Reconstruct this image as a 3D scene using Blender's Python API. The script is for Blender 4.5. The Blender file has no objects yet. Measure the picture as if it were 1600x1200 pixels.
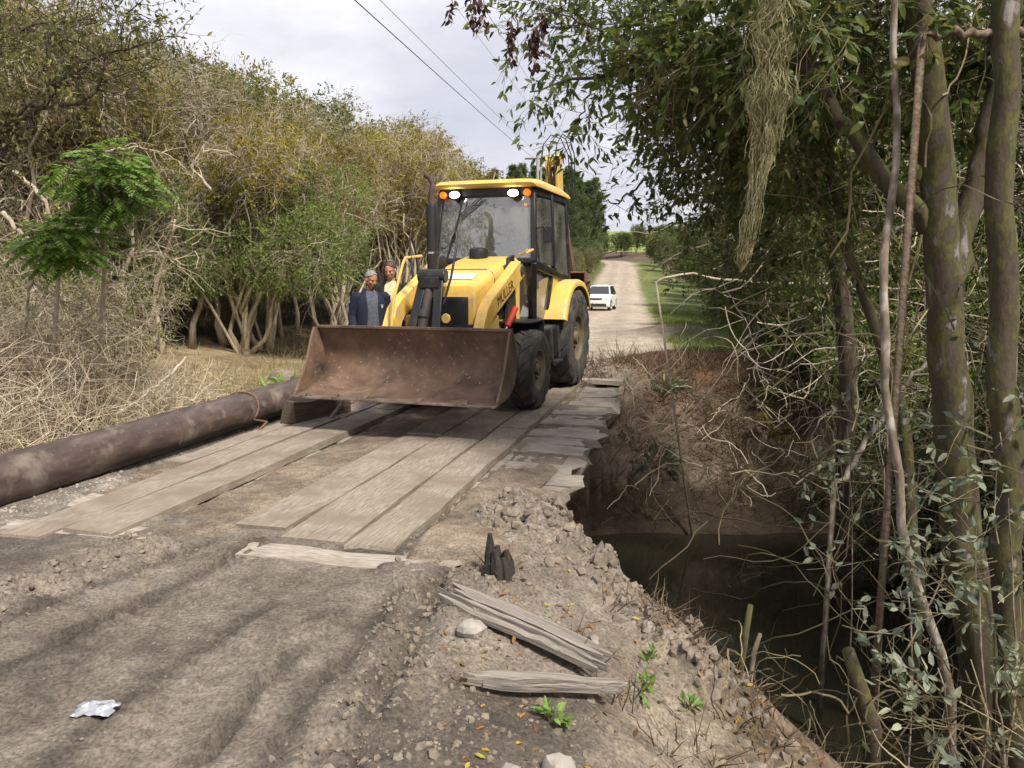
import bpy, math, random
import numpy as np
from mathutils import Matrix, Vector, Euler
R_ = math.radians
scene = bpy.context.scene
COL = scene.collection

# ---------------------------------------------------------------- camera
CAM_H = 1.6
PITCH = math.atan((600-433)/1203.0)
cam_d = bpy.data.cameras.new('camera')
cam_d.sensor_width = 36.0
cam_d.lens = 36.0*1203.0/1600.0
cam_d.clip_start = 0.05
cam_d.clip_end = 6000
cam = bpy.data.objects.new('camera', cam_d)
cam.location = (0, 0, CAM_H)
cam.rotation_euler = (math.pi/2-PITCH, 0, 0)
COL.objects.link(cam)
scene.camera = cam

# ---------------------------------------------------------------- sky, sun, exposure
SUN_AZ, SUN_EL = 146.0, 50.0      # azimuth clockwise from the view direction (+Y)
world = bpy.data.worlds.new('World')
scene.world = world
world.use_nodes = True
wt = world.node_tree
for n in list(wt.nodes): wt.nodes.remove(n)
def wn(t, **k):
    n = wt.nodes.new(t)
    for a, b in k.items(): setattr(n, a, b)
    return n
w_out = wn('ShaderNodeOutputWorld'); w_bg = wn('ShaderNodeBackground')
w_sky = wn('ShaderNodeTexSky', sky_type='NISHITA', sun_disc=False)
w_sky.sun_elevation = R_(SUN_EL); w_sky.sun_rotation = R_(SUN_AZ)
w_sky.dust_density = 2.0
w_geo = wn('ShaderNodeNewGeometry'); w_sep = wn('ShaderNodeSeparateXYZ')
w_neg = wn('ShaderNodeVectorMath', operation='SCALE'); w_neg.inputs['Scale'].default_value = -1
w_add = wn('ShaderNodeMath', operation='ADD'); w_add.inputs[1].default_value = 0.22
w_max = wn('ShaderNodeMath', operation='MAXIMUM'); w_max.inputs[1].default_value = 0.1
w_div = wn('ShaderNodeVectorMath', operation='DIVIDE'); w_cmb = wn('ShaderNodeCombineXYZ')
w_n1 = wn('ShaderNodeTexNoise'); w_n1.inputs['Scale'].default_value = 1.1; w_n1.inputs['Detail'].default_value = 7; w_n1.inputs['Roughness'].default_value = .55
w_r1 = wn('ShaderNodeValToRGB')
w_r1.color_ramp.elements[0].position = .30; w_r1.color_ramp.elements[0].color = (2.9, 2.95, 3.35, 1)
w_r1.color_ramp.elements[1].position = .66; w_r1.color_ramp.elements[1].color = (5.2, 5.15, 5.4, 1)
e = w_r1.color_ramp.elements.new(.48); e.color = (3.8, 3.8, 4.2, 1)
w_r2 = wn('ShaderNodeValToRGB')
w_r2.color_ramp.elements[0].position = .30; w_r2.color_ramp.elements[0].color = (.80, .80, .80, 1)
w_r2.color_ramp.elements[1].position = .45; w_r2.color_ramp.elements[1].color = (.97, .97, .97, 1)
w_mix = wn('ShaderNodeMix', data_type='RGBA')
L = wt.links.new
L(w_geo.outputs['Incoming'], w_neg.inputs[0]); L(w_neg.outputs[0], w_sep.inputs[0])
L(w_sep.outputs['Z'], w_add.inputs[0]); L(w_add.outputs[0], w_max.inputs[0])
for i in range(3): L(w_max.outputs[0], w_cmb.inputs[i])
L(w_neg.outputs[0], w_div.inputs[0]); L(w_cmb.outputs[0], w_div.inputs[1])
L(w_div.outputs[0], w_n1.inputs['Vector'])
L(w_n1.outputs[0], w_r1.inputs[0]); L(w_n1.outputs[0], w_r2.inputs[0])
L(w_r2.outputs[0], w_mix.inputs['Factor']); L(w_sky.outputs[0], w_mix.inputs['A']); L(w_r1.outputs[0], w_mix.inputs['B'])
L(w_mix.outputs['Result'], w_bg.inputs[0]); w_bg.inputs[1].default_value = 0.1
L(w_bg.outputs[0], w_out.inputs[0])

sun_d = bpy.data.lights.new('sun', 'SUN')
sun_d.energy = 3.0; sun_d.angle = R_(9); sun_d.color = (1.0, .93, .82)
sun = bpy.data.objects.new('sun', sun_d); COL.objects.link(sun)
_sd = Vector((math.sin(R_(SUN_AZ))*math.cos(R_(SUN_EL)), math.cos(R_(SUN_AZ))*math.cos(R_(SUN_EL)), math.sin(R_(SUN_EL))))
sun.rotation_euler = _sd.to_track_quat('Z', 'Y').to_euler()
sun.location = (30, -10, 40)
vs = scene.view_settings
vs.view_transform = 'Standard'; vs.look = 'None'; vs.exposure = 1.08; vs.gamma = 1.0; vs.use_curve_mapping = False
scene.cycles.use_denoising = True
scene.cycles.max_bounces = 7
scene.cycles.adaptive_threshold = .025
scene.cycles.transparent_max_bounces = 12
scene.cycles.caustics_reflective = False; scene.cycles.caustics_refractive = False

# ---------------------------------------------------------------- pixel helpers (1600x1200 photograph)
FPX = 1203.0
def ray(u, v):
    x = (u-800)/FPX; y = (v-600)/FPX; c, s = math.cos(PITCH), math.sin(PITCH)
    return np.array([x, c-y*s, -s-y*c])
def gp(u, v, z=0.0):                      # point of a level plane seen at a pixel
    d = ray(u, v); return np.array([0, 0, CAM_H])+d*((z-CAM_H)/d[2])
def at(u, v, Y):                          # point seen at a pixel, Y metres ahead
    d = ray(u, v); return np.array([0, 0, CAM_H])+d*(Y/d[1])

# ---------------------------------------------------------------- numpy noise
def _hash(ix, iy, iz, seed):
    h = (ix.astype(np.int64)*374761393+iy.astype(np.int64)*668265263+iz.astype(np.int64)*2147483647+seed*974634777) & 0xffffffff
    h = ((h ^ (h >> 13))*1274126177) & 0xffffffff
    h = (h ^ (h >> 16)) & 0xffff
    return h/65535.0
def vnoise(x, y, z=None, seed=0):
    x = np.asarray(x, float); y = np.asarray(y, float)
    z = np.zeros_like(x) if z is None else np.asarray(z, float)
    x0, y0, z0 = np.floor(x), np.floor(y), np.floor(z)
    fx, fy, fz = x-x0, y-y0, z-z0
    fx = fx*fx*(3-2*fx); fy = fy*fy*(3-2*fy); fz = fz*fz*(3-2*fz)
    r = 0
    for a in (0, 1):
        for b in (0, 1):
            for c in ((0, 1) if np.any(fz) else (0,)):
                wgt = (fx if a else 1-fx)*(fy if b else 1-fy)*(fz if c else 1-fz)
                r = r+wgt*_hash(x0+a, y0+b, z0+c, seed)
    return r
def fbm(x, y, z=None, oct=4, seed=0, gain=.5):
    a, s, r = 1.0, 0.0, 0.0
    x = np.asarray(x, float); y = np.asarray(y, float)
    for i in range(oct):
        r = r+a*vnoise(x, y, z, seed+i*17); s += a; a *= gain
        x = x*2.03+13.1; y = y*2.03+7.7
        if z is not None: z = z*2.03+3.3
    return r/s
def sstep(a, b, x):
    t = np.clip((x-a)/(b-a), 0, 1); return t*t*(3-2*t)
def nrm(v):
    return v/np.maximum(np.linalg.norm(v, axis=-1, keepdims=True), 1e-9)
def dist_poly(x, y, pts):
    d = np.full(np.shape(x), 1e9); 
    for (ax, ay), (bx, by) in zip(pts[:-1], pts[1:]):
        vx, vy = bx-ax, by-ay; l2 = vx*vx+vy*vy
        t = np.clip(((x-ax)*vx+(y-ay)*vy)/l2, 0, 1)
        d = np.minimum(d, np.hypot(x-ax-t*vx, y-ay-t*vy))
    return d

# ---------------------------------------------------------------- mesh building
class MB:
    def __init__(s): s.V = []; s.F = []; s.M = []; s.n = 0; s.C = []
    def add(s, V, F, m=0):
        V = np.asarray(V, float).reshape(-1, 3)
        if isinstance(F, np.ndarray): s.F.append(F+s.n); s.M.append(np.full(len(F), m))
        else:
            by = {}
            for f in F: by.setdefault(len(f), []).append(f)
            for k, fs in by.items():
                s.F.append(np.array(fs, int)+s.n); s.M.append(np.full(len(fs), m))
        s.V.append(V); s.n += len(V); return s
    def mesh(s, name, mats, smooth=True, sharp=40):
        me = bpy.data.meshes.new(name)
        V = np.concatenate(s.V); me.vertices.add(len(V)); me.vertices.foreach_set('co', V.astype(np.float32).ravel())
        li = np.concatenate([f.ravel() for f in s.F]); lt = np.concatenate([np.full(len(f), f.shape[1]) for f in s.F])
        ls = np.concatenate([[0], np.cumsum(lt)[:-1]])
        me.loops.add(len(li)); me.loops.foreach_set('vertex_index', li.astype(np.int32))
        me.polygons.add(len(lt)); me.polygons.foreach_set('loop_start', ls.astype(np.int32))
        try: me.polygons.foreach_set('loop_total', lt.astype(np.int32))
        except Exception: pass
        me.polygons.foreach_set('material_index', np.concatenate(s.M).astype(np.int32))
        me.polygons.foreach_set('use_smooth', np.full(len(lt), bool(smooth)))
        for m in (mats if isinstance(mats, (list, tuple)) else [mats]): me.materials.append(m)
        me.update(calc_edges=True); me.validate()
        if smooth and sharp: me.set_sharp_from_angle(angle=R_(sharp))
        return me
    def build(s, name, mats, parent=None, loc=None, rot=None, smooth=True, sharp=40, bevel=0):
        o = bpy.data.objects.new(name, s.mesh(name, mats, smooth, sharp)); COL.objects.link(o)
        if parent is not None: o.parent = parent
        if loc is not None: o.location = tuple(loc)
        if rot is not None: o.rotation_euler = rot
        if bevel:
            b = o.modifiers.new('bevel', 'BEVEL'); b.width = bevel; b.segments = 2; b.limit_method = 'ANGLE'; b.angle_limit = R_(40)
        return o
def empty(name, loc=(0, 0, 0), rz=0.0):
    o = bpy.data.objects.new(name, None); COL.objects.link(o); o.empty_display_size = .2
    o.location = tuple(float(c) for c in loc); o.rotation_euler = (0, 0, rz); return o
def tag(o, label, cat, group=None):
    o['label'] = label; o['category'] = cat
    if group: o['group'] = group
    return o
def kind(o, k, label=None):
    o['kind'] = k
    if label: o['label'] = label
    return o
def dup(root, loc, rz=0.0, sc=None, label=None, group=None):
    r = root.copy(); COL.objects.link(r); r.location = tuple(float(c) for c in loc); r.rotation_euler = (root.rotation_euler[0], root.rotation_euler[1], rz)
    if sc is not None: r.scale = (sc, sc, sc) if not isinstance(sc, (tuple, list)) else sc
    if label: r['label'] = label
    if group: r['group'] = group
    for ch in list(root.children):
        c = ch.copy(); COL.objects.link(c); c.parent = r
        for g in list(ch.children):
            d = g.copy(); COL.objects.link(d); d.parent = c
    return r

# primitives -> (V, F)
def box(c, sz, M=None):
    c = np.array(c, float); h = np.array(sz, float)/2
    V = np.array([[x, y, z] for x in (-1, 1) for y in (-1, 1) for z in (-1, 1)], float)*h
    if M is not None: V = V @ np.array(M).T
    return V+c, [(0, 1, 3, 2), (4, 6, 7, 5), (0, 4, 5, 1), (2, 3, 7, 6), (0, 2, 6, 4), (1, 5, 7, 3)]
def rotm(rx=0, ry=0, rz=0): return np.array(Euler((rx, ry, rz)).to_matrix())
def frame(d):
    d = np.array(d, float)/np.linalg.norm(d); r = np.array([0, 0, 1.]) if abs(d[2]) < .9 else np.array([1., 0, 0])
    u = np.cross(d, r); u /= np.linalg.norm(u); return d, u, np.cross(d, u)
def bar(p0, p1, w, h, up=None):          # rectangular bar between two points
    p0 = np.array(p0, float); p1 = np.array(p1, float); d = p1-p0; Ln = np.linalg.norm(d); d /= Ln
    r = np.array(up if up is not None else ([0, 0, 1.] if abs(d[2]) < .95 else [1., 0, 0]), float)
    u = np.cross(d, r); u /= np.linalg.norm(u); v = np.cross(u, d)
    return box((p0+p1)/2, (Ln, w, h), np.column_stack([d, u, v]))
def tube(path, r, n=8, caps=True):
    P = np.array(path, float); k = len(P); R = np.full(k, r) if np.isscalar(r) else np.array(r, float)
    T = nrm(np.gradient(P, axis=0)); u = frame(T[0])[1]; V = []
    a = np.arange(n)*2*math.pi/n
    for i in range(k):
        u = u-T[i]*np.dot(u, T[i]); u /= np.linalg.norm(u); w = np.cross(T[i], u)
        V.append(P[i]+R[i]*(np.cos(a)[:, None]*u+np.sin(a)[:, None]*w))
    F = [(i*n+j, i*n+(j+1) % n, (i+1)*n+(j+1) % n, (i+1)*n+j) for i in range(k-1) for j in range(n)]
    if caps: F += [tuple(range(n-1, -1, -1)), tuple(range((k-1)*n, k*n))]
    return np.concatenate(V), F
def cyl(p0, p1, r, r1=None, n=16): return tube([p0, p1], [r, r if r1 is None else r1], n)
def prism(poly, y0, y1):                 # polygon in x,z extruded along y
    n = len(poly); V = [(x, y0, z) for x, z in poly]+[(x, y1, z) for x, z in poly]
    return np.array(V, float), [tuple(range(n)), tuple(range(2*n-1, n-1, -1))]+[(i, i+n, (i+1) % n+n, (i+1) % n) for i in range(n)]
def lathe(prof, n=24, axis='y', c=(0, 0, 0)):   # prof: (radius, offset along the axis)
    a = np.arange(n)*2*math.pi/n; V = []
    for r, o in prof:
        ring = {'y': np.stack([r*np.cos(a), np.full(n, o), r*np.sin(a)], 1), 'z': np.stack([r*np.cos(a), r*np.sin(a), np.full(n, o)], 1),
                'x': np.stack([np.full(n, o), r*np.cos(a), r*np.sin(a)], 1)}[axis]
        V.append(ring)
    k = len(prof)
    F = [(i*n+j, i*n+(j+1) % n, (i+1)*n+(j+1) % n, (i+1)*n+j) for i in range(k-1) for j in range(n)]
    return np.concatenate(V)+np.array(c, float), F
def loft(rings, closed=True, caps=True):  # rings: list of (n,3)
    n = len(rings[0]); k = len(rings); V = np.concatenate([np.asarray(r, float) for r in rings])
    m = n if closed else n-1
    F = [(i*n+j, i*n+(j+1) % n, (i+1)*n+(j+1) % n, (i+1)*n+j) for i in range(k-1) for j in range(m)]
    if caps and closed: F += [tuple(range(n-1, -1, -1)), tuple(range((k-1)*n, k*n))]
    return V, F
def ellipsoid(c, r, nu=16, nv=10):
    V = []; 
    for i in range(nv+1):
        th = math.pi*i/nv; th = min(max(th, .02), math.pi-.02)
        a = np.arange(nu)*2*math.pi/nu
        V.append(np.stack([r[0]*np.sin(th)*np.cos(a), r[1]*np.sin(th)*np.sin(a), np.full(nu, r[2]*np.cos(th))], 1))
    return loft([v+np.array(c, float) for v in V])

# vectorised tubes and leaves for plants
def tubes(P, R, sides=3, rng=None):
    rng = rng or np.random.default_rng(0)
    n, k, _ = P.shape
    T = nrm(np.gradient(P, axis=1)); ref = nrm(rng.normal(size=(n, 1, 3)))
    U = nrm(np.cross(T, ref)); W = np.cross(T, U)
    a = np.arange(sides)*2*math.pi/sides
    V = P[:, :, None, :]+R[:, :, None, None]*(np.cos(a)[None, None, :, None]*U[:, :, None, :]+np.sin(a)[None, None, :, None]*W[:, :, None, :])
    base = (np.arange(n)*k*sides)[:, None, None]+(np.arange(k-1)*sides)[None, :, None]
    j = np.arange(sides)[None, None, :]; j1 = (np.arange(sides)+1) % sides; j1 = j1[None, None, :]
    F = np.stack([base+j, base+j1, base+sides+j1, base+sides+j], -1).reshape(-1, 4)
    return V.reshape(-1, 3), F
def grow(p, d, ln, k, wob, grav, rng, curl=0.0):
    n = len(p); P = [p]; d = nrm(d); q = p
    step = (ln/k)[:, None]; drift = rng.normal(size=(n, 3))*curl
    for i in range(k):
        d = nrm(d+rng.normal(size=(n, 3))*wob+np.array([0, 0, grav])+drift)
        q = q+d*step; P.append(q)
    return np.stack(P, 1)
def along(P, idx, u):                    # points and tangents at parameter u of polylines idx
    k = P.shape[1]-1; f = np.clip(u, 0, .9999)*k; i = f.astype(int); t = (f-i)[:, None]
    a = P[idx, i]; b = P[idx, i+1]
    return a*(1-t)+b*t, nrm(b-a)
def spread(T, ang, rng):                 # directions at an angle to the tangents
    r = nrm(np.cross(T, rng.normal(size=T.shape)))
    a = ang[:, None] if np.ndim(ang) else ang
    return T*np.cos(a)+r*np.sin(a)
def leaves(p, d, ln, wd, rng, fine=False, up=.7, droop=.25):
    n = len(p); d = nrm(d)
    N = nrm(rng.normal(size=(n, 3))*(1-up)+np.array([0, 0, up])); S = nrm(np.cross(d, N)); N = np.cross(S, d)
    ln = np.broadcast_to(ln, n)[:, None]; wd = np.broadcast_to(wd, n)[:, None]
    pt = lambda a, b, c: p+d*ln*a+S*wd*b+N*ln*c
    if not fine:
        V = np.stack([pt(0, 0, 0), pt(.45, .5, .06), pt(1, 0, -droop), pt(.45, -.5, .06)], 1)
        b = (np.arange(n)*4)[:, None]
        F = np.concatenate([b+np.array([[0, 1, 2]]), b+np.array([[0, 2, 3]])])
        return V.reshape(-1, 3), F
    V = np.stack([pt(0, 0, 0), pt(.28, .43, .05), pt(.30, 0, -.01), pt(.28, -.43, .05), pt(.65, .40, -.03-droop*.3), pt(.66, 0, -.07-droop*.3), pt(.65, -.40, -.03-droop*.3), pt(1, 0, -droop)], 1)
    b = (np.arange(n)*8)[:, None]
    T = np.array([[0, 1, 2], [0, 2, 3], [1, 4, 2], [4, 5, 2], [2, 5, 3], [5, 6, 3], [4, 7, 5], [5, 7, 6]])
    F = (b[:, None, :]+T[None]).reshape(-1, 3)
    return V.reshape(-1, 3), F
# ---------------------------------------------------------------- materials
def new_mat(name):
    m = bpy.data.materials.new(name); m.use_nodes = True
    nt = m.node_tree; b = nt.nodes['Principled BSDF']; return m, nt, b
def nd(nt, t, **k):
    n = nt.nodes.new(t)
    for a, v in k.items(): setattr(n, a, v)
    return n
def ramp(nt, stops):
    r = nd(nt, 'ShaderNodeValToRGB'); e = r.color_ramp.elements
    while len(e) < len(stops): e.new(.5)
    for i, (p, c) in enumerate(stops):
        e[i].position = p; e[i].color = (*c, 1) if len(c) == 3 else c
    return r
def mixc(nt, f, a, b, blend='MIX'):
    m = nd(nt, 'ShaderNodeMix', data_type='RGBA', blend_type=blend)
    for s, v in (('Factor', f), ('A', a), ('B', b)):
        if isinstance(v, bpy.types.NodeSocket): nt.links.new(v, m.inputs[s])
        elif isinstance(v, (int, float)): m.inputs[s].default_value = v
        else: m.inputs[s].default_value = (*v, 1)
    return m.outputs['Result']
def noise(nt, vec, scale, detail=5, rough=.55, dist=0):
    n = nd(nt, 'ShaderNodeTexNoise'); n.inputs['Scale'].default_value = scale; n.inputs['Detail'].default_value = detail
    n.inputs['Roughness'].default_value = rough; n.inputs['Distortion'].default_value = dist
    if vec is not None: nt.links.new(vec, n.inputs['Vector'])
    return n.outputs[0]
def coords(nt, kind_='Object', stretch=None, rnd=False):
    if kind_ == 'World': v = nd(nt, 'ShaderNodeNewGeometry').outputs['Position']
    else: v = nd(nt, 'ShaderNodeTexCoord').outputs[kind_]
    if stretch:
        m = nd(nt, 'ShaderNodeVectorMath', operation='MULTIPLY'); m.inputs[1].default_value = stretch
        nt.links.new(v, m.inputs[0]); v = m.outputs[0]
    if rnd:
        oi = nd(nt, 'ShaderNodeObjectInfo'); s = nd(nt, 'ShaderNodeMath', operation='MULTIPLY'); s.inputs[1].default_value = 37.0
        nt.links.new(oi.outputs['Random'], s.inputs[0])
        a = nd(nt, 'ShaderNodeVectorMath', operation='ADD'); nt.links.new(v, a.inputs[0]); nt.links.new(s.outputs[0], a.inputs[1]); v = a.outputs[0]
    return v
def bump(nt, b, h, strength=.4, dist=.02):
    n = nd(nt, 'ShaderNodeBump'); n.inputs['Strength'].default_value = strength; n.inputs['Distance'].default_value = dist
    nt.links.new(h, n.inputs['Height']); nt.links.new(n.outputs[0], b.inputs['Normal']); return n
def surf(name, stops, scale=4, detail=6, stretch=None, kind_='Object', rough=.8, bmp=.3, bdist=.01, metal=0, rnd=False,
         dirt=None, dirt_scale=3, dirt_lo=.5, dirt_hi=.65, spec=.5, dist=0, speck=None):
    m, nt, b = new_mat(name); v = coords(nt, kind_, stretch, rnd)
    n = noise(nt, v, scale, detail, .6, dist); c = ramp(nt, stops); nt.links.new(n, c.inputs[0]); col = c.outputs[0]
    if dirt is not None:
        v2 = coords(nt, 'World'); dn = noise(nt, v2, dirt_scale, 7, .65)
        dr = ramp(nt, [(dirt_lo, (0, 0, 0)), (dirt_hi, (1, 1, 1))]); nt.links.new(dn, dr.inputs[0])
        col = mixc(nt, dr.outputs[0], col, dirt)
        rr = nd(nt, 'ShaderNodeMapRange'); rr.inputs['To Min'].default_value = rough; rr.inputs['To Max'].default_value = .95
        nt.links.new(dr.outputs[0], rr.inputs[0]); nt.links.new(rr.outputs[0], b.inputs['Roughness'])
    else: b.inputs['Roughness'].default_value = rough
    if speck is not None:
        sn = noise(nt, coords(nt, 'Object', None, rnd), 22, 5, .7); sr = ramp(nt, [(.60, (0, 0, 0)), (.70, (1, 1, 1))]); nt.links.new(sn, sr.inputs[0]); col = mixc(nt, sr.outputs[0], col, speck)
        sn = noise(nt, coords(nt, 'Object', (.5, 9, 2)), 5, 6, .7); sr = ramp(nt, [(.62, (0, 0, 0)), (.72, (.6, .6, .6))]); nt.links.new(sn, sr.inputs[0]); col = mixc(nt, sr.outputs[0], col, tuple(c_*.25 for c_ in speck))
    nt.links.new(col, b.inputs['Base Color']); b.inputs['Metallic'].default_value = metal
    b.inputs['Specular IOR Level'].default_value = spec
    if bmp: bump(nt, b, n, bmp, bdist)
    return m
def leafmat(name, stops, trans=.4, rough=.5, tcol=None, vary=.35):
    m, nt, b = new_mat(name)
    g = nd(nt, 'ShaderNodeNewGeometry'); oi = nd(nt, 'ShaderNodeObjectInfo')
    c = ramp(nt, stops); nt.links.new(g.outputs['Random Per Island'], c.inputs[0])
    n = noise(nt, coords(nt, 'World'), .7, 3); r2 = ramp(nt, [(.3, (1-vary,)*3), (.7, (1+vary,)*3)]); nt.links.new(n, r2.inputs[0])
    r3 = ramp(nt, [(0, (1-vary*.7, 1-vary*.7, 1-vary*.5)), (1, (1+vary*.6, 1+vary*.5, 1+vary*.2))]); nt.links.new(oi.outputs['Random'], r3.inputs[0])
    col = mixc(nt, 1.0, c.outputs[0], r2.outputs[0], 'MULTIPLY'); col = mixc(nt, 1.0, col, r3.outputs[0], 'MULTIPLY')
    nt.links.new(col, b.inputs['Base Color']); b.inputs['Roughness'].default_value = rough; b.inputs['Specular IOR Level'].default_value = .35
    if trans:
        t = nd(nt, 'ShaderNodeBsdfTranslucent'); tc = mixc(nt, 1.0, col, tcol or (1.25, 1.3, .7), 'MULTIPLY'); nt.links.new(tc, t.inputs[0])
        mx = nd(nt, 'ShaderNodeMixShader'); mx.inputs[0].default_value = trans
        nt.links.new(b.outputs[0], mx.inputs[1]); nt.links.new(t.outputs[0], mx.inputs[2]); nt.links.new(mx.outputs[0], nt.nodes['Material Output'].inputs[0])
    return m
def flat(name, col, rough=.5, metal=0, spec=.5, emit=None, es=1.0):
    m, nt, b = new_mat(name); b.inputs['Base Color'].default_value = (*col, 1); b.inputs['Roughness'].default_value = rough
    b.inputs['Metallic'].default_value = metal; b.inputs['Specular IOR Level'].default_value = spec
    if emit: b.inputs['Emission Color'].default_value = (*emit, 1); b.inputs['Emission Strength'].default_value = es
    return m
MUD = (.20, .158, .118)
M = {}
M['old_wood'] = surf('weathered_wood', [(.28, (.13, .105, .08)), (.48, (.25, .21, .165)), (.7, (.36, .315, .26))], 9, 9, (.9, 9, 9), rough=.85, bmp=.55, bdist=.008, rnd=True, dirt=MUD, dirt_scale=2.3, dirt_lo=.46, dirt_hi=.62)
M['deck_wood'] = surf('deck_wood', [(.28, (.15, .125, .10)), (.48, (.32, .28, .235)), (.7, (.46, .41, .35))], 9, 9, (.9, 9, 9), rough=.88, bmp=.6, bdist=.008, rnd=True, dirt=(.24, .195, .15), dirt_scale=3.3, dirt_lo=.47, dirt_hi=.66)
M['grey_split_wood'] = surf('split_grey_wood', [(.25, (.08, .07, .058)), (.5, (.22, .195, .165)), (.75, (.36, .325, .285))], 6, 9, (.35, 12, 12), rough=.85, bmp=.9, bdist=.012, rnd=True)
M['burnt_wood'] = surf('burnt_wood', [(.3, (.008, .007, .007)), (.6, (.03, .025, .02)), (.8, (.07, .055, .045))], 9, 8, (6, 6, .6), rough=.8, bmp=.9, bdist=.01)
M['log_wood'] = surf('log_bark', [(.3, (.07, .05, .035)), (.55, (.17, .125, .085)), (.75, (.27, .21, .15))], 5, 8, (6, .8, 6), rough=.9, bmp=.7, bdist=.015)
M['dark_timber'] = surf('dark_timber', [(.3, (.05, .038, .03)), (.55, (.11, .08, .06)), (.8, (.2, .155, .12))], 6, 8, (.6, 8, 8), rough=.9, bmp=.6, bdist=.01)
M['pipe'] = surf('brown_pipe_coating', [(.3, (.04, .028, .024)), (.5, (.075, .052, .044)), (.72, (.13, .095, .08))], 3, 9, (4, .6, 4), rough=.5, bmp=.25, bdist=.006, dirt=(.2, .16, .13), dirt_scale=3.6, dirt_lo=.53, dirt_hi=.7, speck=(.17, .13, .11))
M['rope'] = surf('rusty_strap', [(.3, (.1, .05, .03)), (.7, (.22, .12, .075))], 30, 4, rough=.8)
M['stone'] = surf('stone', [(.3, (.2, .18, .16)), (.55, (.33, .3, .27)), (.75, (.45, .42, .38))], 8, 7, rough=.9, bmp=.4, rnd=True, dirt=MUD, dirt_scale=6, dirt_lo=.5, dirt_hi=.7)
M['clod'] = surf('earth_clod', [(.28, (.10, .080, .060)), (.5, (.18, .148, .114)), (.75, (.29, .245, .195))], 14, 8, kind_='World', rough=.95, bmp=.6, bdist=.01)
M['foil'] = flat('silver_foil', (.62, .64, .66), .32, .85)
M['white_plastic'] = flat('white_plastic', (.8, .8, .78), .5)
M['cable'] = flat('black_cable', (.03, .03, .03), .6)
M['pole'] = surf('concrete_pole', [(.3, (.25, .24, .22)), (.7, (.38, .36, .33))], 6, 5, rough=.9)
# loader
YEL = [(.25, (.54, .33, .06)), (.5, (.68, .44, .095)), (.8, (.74, .50, .13))]
M['yellow'] = surf('yellow_paint', YEL, 1.6, 6, rough=.38, bmp=.0, dirt=(.34, .265, .165), dirt_scale=4.2, dirt_lo=.47, dirt_hi=.82)
M['black'] = surf('black_paint', [(.3, (.010, .010, .011)), (.7, (.022, .022, .023))], 3, 5, rough=.42, bmp=0, dirt=(.11, .09, .07), dirt_scale=4, dirt_lo=.55, dirt_hi=.9)
M['blackmetal'] = surf('dusty_black_metal', [(.3, (.018, .017, .017)), (.7, (.05, .046, .042))], 5, 6, rough=.65, bmp=.1, dirt=(.13, .105, .08), dirt_scale=5, dirt_lo=.5, dirt_hi=.8)
M['rubber'] = surf('dusty_rubber', [(.3, (.02, .019, .018)), (.6, (.045, .042, .038)), (.85, (.1, .09, .075))], 8, 6, rough=.85, bmp=.2, dirt=(.12, .1, .08), dirt_scale=6, dirt_lo=.47, dirt_hi=.75)
M['rim'] = surf('dirty_rim', [(.3, (.06, .05, .035)), (.7, (.16, .12, .06))], 6, 6, rough=.8)
M['rust_bucket'] = surf('worn_rusty_steel', [(.26, (.028, .021, .017)), (.42, (.095, .060, .041)), (.56, (.155, .094, .06)), (.72, (.25, .175, .125))], 2.6, 10, rough=.68, bmp=.5, bdist=.014, metal=.1, dirt=(.17, .108, .078), dirt_scale=3.5, dirt_lo=.5, dirt_hi=.64, speck=(.34, .26, .2))
M['bare_edge'] = surf('worn_steel_edge', [(.3, (.12, .085, .065)), (.7, (.32, .25, .2))], 9, 6, rough=.5, metal=.5)
M['red'] = flat('red_paint', (.42, .035, .02), .5)
M['chrome'] = flat('chrome_rod', (.6, .6, .6), .2, 1.0)
M['orange_lens'] = flat('orange_lens', (.85, .2, .01), .25, emit=(1, .22, .01), es=.35)
M['lamp'] = flat('lit_lamp', (1, 1, .97), .2, emit=(1, .99, .93), es=9.0)
M['decal_white'] = surf('white_decal', [(.3, (.62, .62, .58)), (.7, (.8, .8, .77))], 6, 4, rough=.5, bmp=0)
M['decal_black'] = flat('black_lettering', (.012, .012, .012), .5)
M['hose'] = flat('rubber_hose', (.012, .012, .012), .5)
M['seat'] = flat('black_vinyl', (.015, .015, .017), .6)
m, nt, b = new_mat('cab_glass')
gl = nd(nt, 'ShaderNodeBsdfGlossy'); gl.inputs['Roughness'].default_value = .02; gl.inputs[0].default_value = (1, 1, 1, 1)
tr = nd(nt, 'ShaderNodeBsdfTransparent'); tr.inputs[0].default_value = (.80, .84, .84, 1)
fr = nd(nt, 'ShaderNodeFresnel'); fr.inputs[0].default_value = 2.3
mx = nd(nt, 'ShaderNodeMixShader'); nt.links.new(fr.outputs[0], mx.inputs[0]); nt.links.new(tr.outputs[0], mx.inputs[1]); nt.links.new(gl.outputs[0], mx.inputs[2])
dd = nd(nt, 'ShaderNodeBsdfDiffuse'); dd.inputs[0].default_value = (.5, .48, .44, 1)
mx2 = nd(nt, 'ShaderNodeMixShader'); dn = noise(nt, coords(nt, 'Object'), 2.5, 6); dr = ramp(nt, [(.35, (.07,)*3), (.75, (.28,)*3)]); nt.links.new(dn, dr.inputs[0])  # dust film, its pale diffuse share raised to stand in for sky reflection
nt.links.new(dr.outputs[0], mx2.inputs[0]); nt.links.new(mx.outputs[0], mx2.inputs[1]); nt.links.new(dd.outputs[0], mx2.inputs[2])
nt.links.new(mx2.outputs[0], nt.nodes['Material Output'].inputs[0]); M['glass'] = m
M['car_glass'] = flat('dark_car_glass', (.03, .035, .04), .08, 0, .8)
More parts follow.
